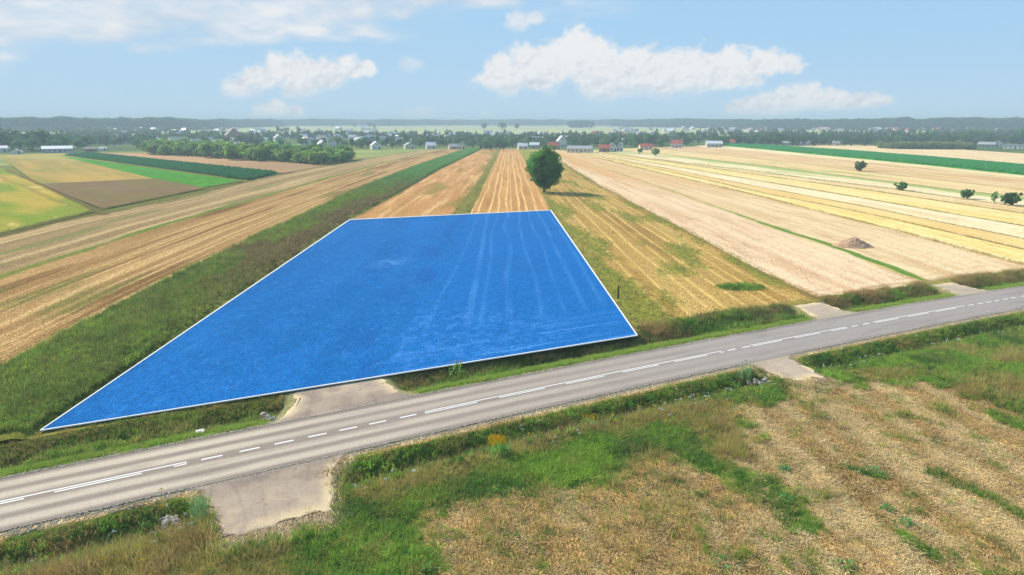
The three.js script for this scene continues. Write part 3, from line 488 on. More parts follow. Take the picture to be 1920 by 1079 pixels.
function trunkGeo(h, r, limbs, seed) {
  const R = rng(seed), parts = [], tube = (pts, r0, r1) => { const cv = new THREE.CatmullRomCurve3(pts.map((p) => new THREE.Vector3(...p))), g = new THREE.TubeGeometry(cv, 8, 1, 8), p = g.attributes.position; for (let i = 0; i < p.count; i++) { const f = Math.floor(i / 9) / 8, c = cv.getPointAt(f), k = lerp(r0, r1, f); p.setXYZ(i, c.x + (p.getX(i) - c.x) * k, c.y + (p.getY(i) - c.y) * k, c.z + (p.getZ(i) - c.z) * k); } g.computeVertexNormals(); parts.push(g); };
  tube([[0, -0.15, 0], [0.03, h * 0.3, 0.02], [-0.05, h * 0.65, 0.05], [0.05, h, 0]], r, r * 0.35);
  for (let k = 0; k < limbs; k++) { const a = k * 2.4 + R(), y = h * (0.25 + 0.55 * k / limbs), l = h * (0.28 + 0.2 * R()); tube([[0, y, 0], [Math.cos(a) * l * 0.5, y + l * 0.45, Math.sin(a) * l * 0.5], [Math.cos(a) * l, y + l * (0.8 + 0.4 * R()), Math.sin(a) * l]], r * 0.42, r * 0.1); }
  return mergeGeometries(parts);
}
// many copies of a few shapes as one object; place(R, k) gives [x, y, z, scale, height scale, colour] or nothing
function scatter(name, label, category, geos, mat, n, seed, place) {
  const R = rng(seed), lists = geos.map(() => []);
  for (let k = 0; k < n; k++) { const q = place(R, k); if (q) lists[Math.floor(R() * geos.length)].push(q); }
  const root = geos.length > 1 ? top(new THREE.Group(), name) : null, m4 = new THREE.Matrix4(), qt = new THREE.Quaternion(), e = new THREE.Euler(), col = new THREE.Color();
  lists.forEach((l, g) => {
    if (!l.length) return;
    const im = shadow(new THREE.InstancedMesh(geos[g], mat, l.length));
    l.forEach((q, i) => { e.set((R() - 0.5) * 0.25, R() * 6.283, (R() - 0.5) * 0.25); qt.setFromEuler(e); m4.compose(new THREE.Vector3(q[0], q[1], q[2]), qt, new THREE.Vector3(q[3], q[4], q[3])); im.setMatrixAt(i, m4); im.setColorAt(i, col.setRGB(...q[5])); });
    if (root) { im.name = 'clump'; im.userData = { kind: 'stuff' }; root.add(im); } else top(im, name);
    if (!root) tag(im, label, category, null, 'stuff');
  });
  if (root) tag(root, label, category, null, 'stuff');
  return root;
}
const inView = (x, z, pad = 5) => z < -20 && Math.abs(x) < -z * 0.8 + pad;
const vary = (c, R, k = 0.35) => { const f = 1 - k / 2 + R() * k; return [c[0] * f * (1 + (R() - 0.5) * 0.2), c[1] * f, c[2] * f * (1 + (R() - 0.5) * 0.25)]; };
const tone = (x, z, R) => { const a = fbm(x * 0.42 + 11, z * 0.42, 3), b = fbm(x * 0.9 + 40, z * 0.9, 3); let c = mix(cDeep, cGreen, ss(0.3, 0.65, a + (R() - 0.5) * 0.35)); c = mix(c, cOlive, ss(0.52, 0.7, b) * 0.7); return mix(c, cDry, R() < 0.1 ? 0.6 : 0); };
const cGreen = [0.33, 0.52, 0.08], cDeep = [0.13, 0.27, 0.055], cDry = [0.58, 0.46, 0.18], cStraw = [0.57, 0.42, 0.2], cBrown = [0.38, 0.27, 0.13], cOlive = [0.36, 0.39, 0.1];
const tufts = [tuft(1, 12, 0.3, 0.2, 0.013, 0.9), tuft(2, 12, 0.34, 0.22, 0.013, 1.2), tuft(3, 10, 0.26, 0.18, 0.015, 1.0)];
const tall = [tuft(4, 14, 0.75, 0.2, 0.012, 0.55), tuft(5, 12, 0.9, 0.24, 0.012, 0.75)];
const herbs = [dome(6, 26, 0.32, 0.34, 0.15), dome(7, 30, 0.38, 0.5, 0.16), dome(8, 22, 0.26, 0.62, 0.14)];

// south of the road
const southSpot = (R, tmax = 44) => { const s = lerp(-22, 128, R()), t = lerp(3.85, tmax, Math.pow(R(), 1.15)), [x, z] = rp(s, t); if (!inView(x, z)) return null; return [s, t, x, z, H(s, t)]; };
scatter('green_grass', 'short green grass between the roadside ditch and the near stubble', 'grass', tufts, bladeM, 240000, 101, (R) => {
  const p = southSpot(R, 36); if (!p) return; const [s, t, x, z, y] = p, k = cover(x, z, s, t);
  if (R() > k.green * 0.95 + k.dry * 0.2 + k.dark * 0.35 + (k.field ? 0.012 + 0.1 * ss(0.6, 0.72, fbm(x * 0.8 + 2, z * 0.8, 3)) : 0)) return;
  const g = (0.8 + R() * 0.7) * (k.field ? 0.6 : 1) * ss(3.6, 5.2, t); return [x, y, z, g, g * (0.7 + 0.6 * R()), vary(k.dry > 0.5 ? mix(cOlive, cDry, R()) : tone(x, z, R), R)];
});
scatter('dry_grass', 'tall dry yellow grass along the ditch on the near side of the road', 'grass', tall, bladeM, 120000, 102, (R) => {
  const p = southSpot(R, 36); if (!p) return; const [s, t, x, z, y] = p, k = cover(x, z, s, t);
  if (R() > k.dry * 0.9 * (1 - k.green) + k.dark * 0.12) return;
  const g = (0.6 + R() * 0.6) * ss(3.6, 5.4, t); return [x, y, z, g, g * (0.6 + 0.5 * R()), vary(mix(cDry, fbm(x * 0.5, z * 0.5, 3) < 0.5 ? cOlive : cBrown, R() * 0.9), R)];
});
scatter('ditch_weeds', 'dark green leafy weeds filling the ditch on the near side of the road', 'weeds', herbs, leafM, 90000, 103, (R) => {
  const p = southSpot(R, 36); if (!p) return; const [s, t, x, z, y] = p, k = cover(x, z, s, t);
  if (R() > k.dark * 0.85 + k.green * 0.1) return;
  const g = (0.5 + R() * 0.7) * (k.dark > 0.4 ? 1 : 0.7) * ss(3.6, 5.4, t) * (0.6 + 0.8 * fbm(x * 0.7, z * 0.7, 3)); return [x, y, z, g, g * (0.7 + 0.7 * R()), vary(mix(tone(x, z, R), cDeep, 0.35), R, 0.6)];
});
const umbel = (() => { const R = rng(140), v = []; for (let k = 0; k < 9; k++) { const a = R() * 6.28, r = 0.09 * Math.sqrt(R()); leafQuad(v, [Math.cos(a) * r, 0.75 + 0.05 * R(), Math.sin(a) * r], [0, 1, 0], 0.07, R); } v.push(-0.008, 0, 0, 0.008, 0, 0, 0, 0.75, 0); return triGeo(v); })();
const bloom = (name, label, n, seed, col, where) => scatter(name, label, 'wildflowers', [umbel], strawM, n, seed, (R) => { const p = where(R); if (!p) return; const [s, t, x, z, y] = p; if (bayMask(s, t) > 0.1 || t < 4.3) return; if (fbm(x * 0.25 + seed, z * 0.25, 2) < 0.52) return; const g = 0.8 + R() * 0.7; return [x, y, z, g, g * 0.9, vary(col, R, 0.2)]; });
bloom('white_flowers', 'tiny white flower heads dotted through the near roadside ditch', 600, 141, [0.8, 0.8, 0.74], (R) => southSpot(R, 9.5));
bloom('yellow_flower_heads', 'tiny yellow flower heads among dry grass on the near side of the road', 500, 142, [0.75, 0.55, 0.04], (R) => southSpot(R, 12));
const pebble = new THREE.IcosahedronGeometry(0.035, 0).scale(1, 0.6, 1);
scatter('edge_gravel', 'loose pale gravel along the road edges and round the field entrances', 'gravel', [pebble], strawM, 60000, 143, (R) => { const s = lerp(-20, 115, R()), side = R() < 0.5 ? -1 : 1, u = R() < 0.5 ? lerp(3.2, 3.95, R() * R()) : lerp(3.3, 10.5, R()), t = u * side, m = bayMask(s, t), [x, z] = rp(s, t); if (!inView(x, z)) return; if (u > 3.95 && (m < 0.15 || m > 0.97)) return; if (u > 3.95 && R() < 0.3) return; const g = 0.6 + 1.4 * R() * R(); return [x, Math.max(H(s, t), u < 3.3 ? 0.02 : -9) + 0.01, z, g, g, vary(mix([0.55, 0.48, 0.36], [0.36, 0.31, 0.25], R()), R, 0.4)]; });
const straws = (seed) => { const R = rng(seed), v = []; for (let k = 0; k < 15; k++) { const a = R() * 6.283, x = (R() - 0.5) * 0.9, z = (R() - 0.5) * 0.9, l = 0.12 + 0.2 * R(), w = 0.007 + 0.009 * R(), c = Math.cos(a), s = Math.sin(a), y = 0.015 + 0.07 * R(), r = (R() - 0.4) * 0.14; v.push(x - s * w, y, z + c * w, x + s * w, y + 0.01, z - c * w, x + c * l + s * w, y + r, z + s * l - c * w, x - s * w, y, z + c * w, x + c * l + s * w, y + r, z + s * l - c * w, x + c * l - s * w, y + r, z + s * l + c * w); } for (let k = 0; k < 10; k++) { const x = (R() - 0.5) * 0.9, z = (R() - 0.5) * 0.9, a = R() * 6.28, w = 0.012, h = 0.1 + 0.09 * R(); v.push(x - Math.cos(a) * w, -0.02, z - Math.sin(a) * w, x + Math.cos(a) * w, -0.02, z + Math.sin(a) * w, x + (R() - 0.5) * 0.08, h, z + (R() - 0.5) * 0.08); } return triGeo(v); };
scatter('straw_litter', 'pale cut straw and stubble strewn over the near field', 'straw', [straws(11), straws(12), straws(13)], strawM, 150000, 104, (R) => {
  const p = southSpot(R, 40); if (!p) return; const [s, t, x, z, y] = p, k = cover(x, z, s, t); if (R() > k.field * (1 - k.green * 0.8) + k.bare * 0.6 + k.dry * 0.15) return;
  const sw = swath(x, z); if (R() > 0.22 + 0.8 * ss(0.2, 0.8, sw)) return;
  const g = 0.6 + R() * 0.5; return [x, y, z, g, g, vary(mix(mix([0.36, 0.25, 0.11], cStraw, R()), [0.82, 0.65, 0.34], ss(0.3, 0.8, sw) * R()), R, 0.3)];
});
// north of the road
const northSpot = (R, u0, u1) => { const s = lerp(-20, 125, R()), u = lerp(u0, u1, R()), [x, z] = rp(s, -u); if (!inView(x, z) || bayMask(s, -u) > 0.35) return null; return [s, -u, x, z, H(s, -u)]; };
const offPlot = (x, z) => { const [, t] = st(x, z); return !(x > lineAt(Ln.lg, z) - 0.2 && x < lineAt(Ln.r0, z) + 0.2 && z < -42.7 - (x + 31.5) * 0.486 + 0.5 && z > -165); };
scatter('verge_grass', 'mown bright green grass strip along the far side of the road', 'grass', tufts, bladeM, 60000, 105, (R) => {
  const p = northSpot(R, 3.5, 6.4); if (!p) return; const [s, t, x, z, y] = p; if (!offPlot(x, z)) return; if (R() > (1 - ss(4.4, 6.2, -t)) * ss(0.25, 0.5, fbm(x * 0.8, z * 0.8, 3)) * ss(3.4, 4.2, -t)) return;
  const g = (0.5 + R() * 0.6) * (0.7 + 0.7 * fbm(x * 0.5, z * 0.5, 2)); return [x, y, z, g, g * 0.8, vary(mix([0.34, 0.54, 0.09], cDry, R() * R() * 0.9), R)];
});
scatter('roadside_weeds', 'dark rank weeds on the bank on the far side of the road', 'weeds', [...herbs, tall[0]], leafM, 42000, 106, (R) => {
  const p = northSpot(R, 4.6, 9.4); if (!p) return; const [s, t, x, z, y] = p, u = -t; if (!offPlot(x, z)) return;
  const lush = 0.55 + 0.6 * ss(0.4, 0.6, fbm(s * 0.25, u * 0.4, 3)), rightTall = ss(50, 56, s) * (1 - ss(69, 71, s));
  if (R() > ss(4.6, 5.6, u) * (s < 15 ? 1 : 0.8) * (u > 8.6 ? 0.5 : 1)) return;
  const g = (0.6 + R() * 0.6) * lush * (s < 14 ? 0.95 : 0.7 + rightTall * 0.35) * lerp(1, s < 50 ? 0.3 : 0.8, ss(6.4, 8.4, u)); const brown = fbm(x * 0.3 + 4, z * 0.3, 3);
  return [x, y, z, g, g * (0.8 + 0.8 * R()), vary(mix(mix(tone(x, z, R), cDeep, 0.3), brown > 0.52 ? cBrown : cOlive, R() * ss(0.4, 0.6, brown) * (s > 24 ? 1 : 0.8)), R, 0.6)];
});
scatter('verge_dry_grass', 'dry brown grass topping the far roadside bank', 'grass', tall, bladeM, 26000, 107, (R) => {
  const p = northSpot(R, 5.6, 9.6); if (!p) return; const [s, t, x, z, y] = p; if (!offPlot(x, z)) return; if (R() > (s > 24 ? 0.7 : 0.35) * ss(5.6, 7.6, -t) * ss(0.35, 0.6, fbm(x * 0.35 + 9, z * 0.35, 3))) return;
  const g = (0.6 + R() * 0.6) * (s < 50 ? lerp(0.8, 0.35, ss(6.4, 8.4, -t)) : 0.85); return [x, y, z, g, g * 0.9, vary(mix(cDry, cBrown, R()), R)];
});
// the strip of tall weeds left of the plot
const farPick = (R, z0, z1) => z0 * Math.pow(z1 / z0, R());
scatter('strip_weeds', 'band of tall green weeds along the left edge of the plot', 'weeds', [...herbs, tall[0], tall[1]], leafM, 75000, 108, (R) => {
  const z = farPick(R, -42, -515), a = R(), xl = lineAt(Ln.l2, z), xr = lineAt(Ln.lg, z), x = lerp(xl - 0.2, xr - 0.5, a); if (!inView(x, z, 3)) return; if (st(x, z)[1] > -8.3) return;
  const near = ss(-40, -140, z), brown = ss(0.45, 0.7, fbm((x - xl) * 0.25 + 3, z / 22, 3) + (a - 0.5) * 0.5) * ss(-55, -110, z) * (1 - ss(-170, -330, z) * 0.9);
  if (a > 0.86 && R() < 0.6 * (1 - ss(-150, -250, z))) return;
  const g = (0.55 + 0.9 * R() * R()) * lerp(1.0, 1.9, ss(-90, -400, z)) * (0.75 + 0.5 * fbm(x * 0.4, z * 0.25, 3)), far = ss(-160, -330, z);
  return [x, 0.1, z, g, g * lerp(1, 0.6, far), vary(mix(mix(tone(x * 0.7, z * 0.5, R), far > 0.3 ? [0.17, 0.36, 0.12] : [0.24, 0.3, 0.08], far > 0.3 ? 0.7 : 0.3 + 0.5 * R()), R() < 0.6 ? cBrown : [0.2, 0.16, 0.1], Math.max(brown * 0.85, R() < 0.15 ? 0.6 : 0)), R, 0.8)];
});
// tufts along the boundaries between parcels
const margins = [[[[-97, -161], [-158.8, -233.6], [-229, -314]], 1.2, 0.6, [0.3, 0.22, 0.12], -300], [[[-94, -123], [-97.5, -164.5], [-96, -219], [-94.5, -250]], 1.4, 0.7, [0.24, 0.26, 0.1], -245], [[[-94.4, -246.5], [-214, -371], [-286, -442]], 1.0, 0.5, cDry, -430], [Ln.l4, 0.8, 0.55, [0.26, 0.24, 0.12], -515], [Ln.l3, 1.1, 0.5, cGreen, -500], [Ln.m2, 1.6, 0.6, cOlive, -480], [Ln.ct, 0.9, 0.55, cOlive, -480], [Ln.r2, 0.9, 0.6, [0.5, 0.42, 0.18], -500], [Ln.r3, 0.6, 0.35, cGreen, -300], [Ln.r4, 0.7, 0.8, [0.6, 0.48, 0.2], -480], [Ln.r5, 0.5, 0.6, [0.5, 0.4, 0.17], -480], [Ln.r6, 0.35, 0.5, [0.44, 0.38, 0.16], -480], [Ln.r7, 0.5, 0.65, [0.44, 0.38, 0.16], -480], [Ln.r8, 0.5, 0.7, [0.5, 0.42, 0.16], -480], [Ln.r9, 0.9, 0.75, [0.42, 0.4, 0.16], -480], [Ln.r10, 0.5, 0.5, [0.44, 0.42, 0.16], -480]];
scatter('field_margin_grass', 'ragged lines of grass between the field parcels', 'grass', [tall[0], tufts[0], tufts[1], herbs[0]], bladeM, 90000, 109, (R) => {
  const [L, w, h, c, zf] = margins[Math.floor(R() * margins.length)], z = farPick(R, L[0][1] + 8, zf), x = lineAt(L, z) + (R() + R() - 1) * w * 1.3; if (!inView(x, z, 3) || st(x, z)[1] > -8.2 || !offPlot(x, z)) return;
  if (R() > 0.35 + 0.65 * ss(0.35, 0.6, fbm(z / 7, x * 0.01 + w * 40, 3))) return;
  const g = h * (0.3 + R() * R() * 0.75) * lerp(1.0, 1.4, ss(-100, -400, z)); return [x, 0.02, z, g * 1.2, g, vary(mix(c, cDry, R() * 0.6), R)];
});
scatter('field_weeds', 'scattered green regrowth and weeds on the stubble right of the plot', 'weeds', [tufts[0], tufts[1], herbs[0]], bladeM, 60000, 110, (R) => {
  const z = farPick(R, -66, -330), a = R(), x = lerp(lineAt(Ln.r0, z), lineAt(Ln.r2, z), a), u = a, w = a * 21.5; if (st(x, z)[1] > -8.4) return;
  const bush = Math.max(0, 1 - Math.hypot((x - 28.3) * 0.28, (z + 83.6) * 0.45)), g0 = fbm(w * 0.28 + 5, z / 16, 4) + ss(0.22, 0.02, u) * 0.22 + ss(0.86, 0.99, u) * 0.2 + ss(-88, -74, z) * 0.12;
  if (R() > ss(0.5, 0.72, g0) * 0.5 + bush) return; const big = bush > 0.2;
  const g = big ? 1.1 + R() * 0.8 : 0.5 + R() * 0.6; return [x, 0, z, g, g * (big ? 0.8 : 0.6), vary(big ? mix(cDeep, cGreen, R()) : mix([0.36, 0.42, 0.1], cDry, R() * 0.9), R)];
});
const maizeGeo = [tuft(21, 16, 2.1, 1.0, 0.09, 0.28), tuft(22, 16, 2.2, 1.1, 0.09, 0.32)];
scatter('maize_plants', 'long band of tall bright green maize across the right-hand fields', 'maize', maizeGeo, leafM, 26000, 111, (R) => { const f = R(), a = R(), za = -265 * Math.pow(632 / 265, f), zb = -310 * Math.pow(664 / 310, f), x = lerp(lineAt(Ln.mz1, za), lineAt(Ln.mz2, zb), a), z = lerp(za, zb, a); if (!inView(x, z)) return; const g = 0.85 + R() * 0.35; return [x, 1.0, z, g, g * 0.5, vary(mix([0.06, 0.38, 0.11], [0.12, 0.48, 0.16], R()), R, 0.25)]; });
const beetGeo = [dome(23, 14, 0.75, 0.7, 0.5), dome(24, 14, 0.8, 0.6, 0.5)];
scatter('potato_plants', 'dark green row crop on the far left beside the bright green strip', 'crop', beetGeo, leafM, 14000, 112, (R) => { const u = R(), v = R(); const a = [lerp(-285, -96, u), lerp(-474, -285, u)], b = [lerp(-280, -94.6, u), lerp(-441, -250, u)]; const g = 0.9 + R() * 0.5; return [lerp(a[0], b[0], v), 0, lerp(a[1], b[1], v), g, g, vary([0.055, 0.22, 0.08], R, 0.3)]; });

// ---------------------------------------------------------------- the lone tree
const bark = std(0.12, 0.09, 0.065, 0.95), darkLeaf = leafMat({ color: new THREE.Color().setRGB(0.12, 0.33, 0.075), transmission: 0.5 });
{
  const t = group('broadleaf_tree', 9.42, 0, -204.5);
  tag(t, 'large round dark green tree standing alone in the middle of the fields', 'tree');
  part('trunk', trunkGeo(6.5, 0.42, 9, 51), bark, t);
  t.scale.setScalar(0.97); part('crown', crownGeo(52, 5.1, 5.6, 4.9, 7.0, 170, 190, 0.42, 0.42, 0.36), darkLeaf, t);
}
// a bush or small tree: copies of a few models
const G = (r, g, b) => leafMat({ color: new THREE.Color().setRGB(r * 3, g * 3, b * 3), transmission: 0.45 });
const models = [
  [crownGeo(61, 4.2, 4.6, 4.2, 6.2, 40, 30, 0.95, 0.35, 0.5), trunkGeo(5.5, 0.28, 5, 61)],
  [crownGeo(62, 3.4, 5.2, 3.4, 6.8, 40, 30, 0.9, 0.15, 0.5), trunkGeo(6, 0.26, 5, 62)],
  [crownGeo(63, 5.2, 4.2, 4.6, 5.8, 42, 30, 1.0, 0.3, 0.6), trunkGeo(5, 0.32, 6, 63)],
  [crownGeo(64, 2.2, 6.0, 2.2, 7.0, 36, 26, 0.85, 0.5, 0.3), trunkGeo(6, 0.24, 3, 64)],
];
const greens = [G(0.045, 0.1, 0.035), G(0.06, 0.125, 0.045), G(0.085, 0.15, 0.055), G(0.035, 0.08, 0.032)];
function tree(name, x, z, h, m, gi, label, grp, turn = 0, wide = 1, y = 0) {
  const [cg, tg] = models[m], t = group(name, x, y, z, turn), k = h / 11;
  t.scale.set(k * wide, k, k * wide); tag(t, label, 'tree', grp); part('trunk', tg, bark, t); part('crown', cg, greens[gi], t); return t;
}
function bush(x, z, w, h, gi, label, seed, n = 60) {
  const b = group('bush', x, 0, z); tag(b, label, 'bush');
  part('stem', trunkGeo(h * 0.6, 0.09, 4, seed), bark, b); part('foliage', crownGeo(seed, w / 2, h / 2, w / 2.2, h * 0.54, Math.round(n * 0.8), 70, Math.max(0.2, w * 0.07), 0.2, 0.45), greens[gi], b);
}
bush(147.5, -296.5, 4.8, 4.0, 3, 'solitary round dark bush in the tan strip below the maize band', 71);
bush(118.3, -211.1, 3.6, 2.4, 1, 'small spreading bush on a grassy margin, leftmost of the margin bushes in the right-hand fields', 72);
bush(122.6, -187, 3.6, 2.5, 1, 'low dark bush on the grassy margin between the solitary shrub and the slim sapling', 73);
bush(124.7, -179.2, 1.6, 2.6, 2, 'slim thin sapling directly left of the biggest margin bush at the right edge', 74, 26);
bush(123.9, -172.1, 4.6, 3.0, 3, 'biggest leafy bush on the margin near the right edge of the fields', 75);
tree('roadless_tree', 86.7, -423.6, 5.4, 0, 0, 'small round tree standing at the far end of the pale fields before the village', null, 0, 1.2).name = 'field_tree';
tree('field_tree', 84, -462, 4.2, 2, 1, 'very small tree just left of the round tree at the end of the pale fields', null, 1, 1.2).name = 'field_tree_001';
taken.set('field_tree', 2);
{ // single plants by the road and on the stubble
  const yellow = std(0.75, 0.5, 0.02, 0.8);
  const p = group('goldenrod', -0.83, -0.55, -39.6); tag(p, 'yellow flowering clump in the ditch on the near side of the road', 'wildflower');
  part('foliage', mergeGeometries([dome(81, 170, 0.85, 1.25, 0.2), tuft(82, 40, 1.3, 0.7, 0.02, 0.2)]), G(0.09, 0.2, 0.05), p);
  const R = rng(83), v = []; for (let k = 0; k < 220; k++) { const a = R() * 6.28, r = 0.55 * Math.sqrt(R()); leafQuad(v, [Math.cos(a) * r - 0.1, 1.28 + 0.4 * R() - r * 0.25, Math.sin(a) * r], [0, 1, 0], 0.13, R); } part('flowers', triGeo(v), yellow, p).userData = { kind: 'stuff' };
  const p2 = group('yellow_flowers', 5.3, -0.3, -43.9); tag(p2, 'smaller patch of yellow flowers in dry grass beside the roadside ditch', 'wildflower'); part('foliage', dome(84, 60, 0.6, 0.7, 0.16), G(0.1, 0.19, 0.05), p2);
  const v2 = []; for (let k = 0; k < 60; k++) leafQuad(v2, [(R() - 0.5) * 1.1, 0.65 + 0.25 * R(), (R() - 0.5) * 0.8], [0, 1, 0], 0.1, R); part('flowers', triGeo(v2), yellow, p2).userData = { kind: 'stuff' };
  const p3 = group('yellow_flowers', -4.6, -0.3, -54.2); tag(p3, 'yellow blooms among the verge weeds just right of the large lay-by beneath the plot', 'wildflower'); part('foliage', dome(85, 70, 0.8, 0.9, 0.18), G(0.1, 0.19, 0.05), p3);
  const v3 = []; for (let k = 0; k < 50; k++) leafQuad(v3, [(R() - 0.5) * 1.2, 0.8 + 0.35 * R(), (R() - 0.5)], [0, 1, 0], 0.1, R); part('flowers', triGeo(v3), yellow, p3).userData = { kind: 'stuff' };
  const shrub = (x, y, z, w, h, seed, label) => { const b = group('tall_weed', x, y, z); tag(b, label, 'weed'); part('stems', tuft(seed, 34, h, w * 0.4, 0.025, 0.25), bladeM2, b); part('leaves', dome(seed + 1, 120, w * 0.5, h * 0.95, 0.14), G(0.07, 0.13, 0.06), b); };
  const bladeM2 = G(0.1, 0.15, 0.07);
  shrub(-16.4, -0.2, -32.5, 1.1, 1.5, 86, 'upright grey-green weed at the left corner of the near lay-by'); shrub(19.0, -0.4, -53.3, 1.5, 1.9, 88, 'upright bushy weed beside the small entrance on the near side of the road');
  const spots = [[16.2, -37.6, 'low leafy plant alone on bare stubble, uppermost in the right-hand near field'], [15.0, -34.1, 'low leafy plant at the lower end of the green diagonal band'], [21.6, -37.5, 'low leafy plant in the green tinge at the middle of the right-hand stubble'], [20.1, -33.2, 'small round leafy plant near the middle of the right-hand stubble'], [20.3, -31.9, 'small leafy plant just below the middle plant of the right-hand stubble'], [9.8, -28.7, 'lone green plant on the stubble near the bottom edge right of centre'], [-5.2, -29.6, 'leafy weed clump on the stubble near the bottom edge left of centre'], [-4.0, -28.3, 'largest leafy weed clump at the bottom edge left of centre'], [15.6, -28.4, 'leafy weed in the bottom right corner of the near stubble']];
  spots.forEach(([x, z, l], i) => { const [s, t] = st(x, z), b = group('leafy_weed', x, H(s, t), z, i); tag(b, l, 'weed'); part('leaves', dome(90 + i, 46, 0.42 + 0.1 * (i % 3), 0.3, 0.17), G(0.06, 0.15, 0.05), b); });
}
{ // culvert heads of broken stone, litter, post, gravel heap
  const stone = rgb255(190, 178, 160, 0.95), stoneD = rgb255(150, 138, 124, 0.95), rock = (seed, r) => { const g = new THREE.IcosahedronGeometry(r, 1), p = g.attributes.position; for (let i = 0; i < p.count; i++) { const k = 0.75 + 0.5 * n2(p.getX(i) * 9 / r * 0.3 + seed, p.getY(i) * 3 / r + p.getZ(i) * 2 / r); p.setXYZ(i, p.getX(i) * k, p.getY(i) * k * 0.6, p.getZ(i) * k); } g.computeVertexNormals(); return g; };
  const heap = (x, y, z, n, sx, sz, turn, label, seed) => { const g = group('stone_pile', x, y, z, turn); tag(g, label, 'stones'); const R = rng(seed); for (let k = 0; k < n; k++) { const m = part('stone', rock(seed + k % 5, 0.11 + 0.12 * R()), R() < 0.6 ? stone : stoneD, g); m.position.set((R() - 0.5) * sx, 0.05 + 0.25 * R(), (R() - 0.5) * sz); m.rotation.set(R(), R() * 6, R()); } };
  heap(-17.5, -0.5, -31.7, 26, 0.9, 2.4, 0.5, 'pale broken stones in the ditch left of the near lay-by', 201);
  heap(20.0, -0.5, -52.3, 18, 1.8, 0.9, 0.3, 'grey stones at the ditch end beside the small near-side entrance', 211);
  heap(-17.0, -0.25, -44.9, 16, 0.9, 1.3, 0.2, 'pale rubble at the left corner of the lay-by under the plot', 221);
  const lit = group('plastic_sheet', -20.8, -0.05, -42.6, 0.4); tag(lit, 'scrap of white litter on the verge left of the lay-by', 'litter'); part('sheet', sheetGeo(8, 5, (u, v) => ({ p: [(u - 0.5) * 0.55, 0.12 * n2(u * 4, v * 4) + 0.02, (v - 0.5) * 0.4], c: [1, 1, 1], uv: [u, v] })), std(0.8, 0.8, 0.8, 0.6), lit);
  const post = group('wooden_post', 12.4, 0, -78.3); tag(post, 'short dark wooden post at the right-hand border of the plot', 'post'); part('shaft', new THREE.CylinderGeometry(0.09, 0.11, 1.5, 9).translate(0, 0.72, 0), std(0.07, 0.055, 0.04, 0.95), post); part('weathered_top', new THREE.CylinderGeometry(0.075, 0.09, 0.06, 9).translate(0, 1.5, 0), std(0.16, 0.14, 0.12, 0.95), post);
  const gm = sheetGeo(60, 60, (u, v) => { const x = (u - 0.5) * 7.4, z = (v - 0.5) * 6.4, d = Math.hypot(x * 0.95 / 3.4, z / 2.9), n = (fbm(x * 1.6, z * 1.6, 4) - 0.5); const h = 1.75 * Math.pow(clamp(1 - d), 1.05) * (1 + n * 0.5); return { p: [x, h - 0.12, z], c: mix(S(196, 176, 158), S(160, 142, 128), n + 0.5), uv: [x, z] }; });
  tag(shadow(top(new THREE.Mesh(gm, M.soil), 'gravel_heap')), 'pink-grey heap of gravel dumped on the pale stubble to the right', 'gravel heap').position.set(56.7, 0, -113.6);
}

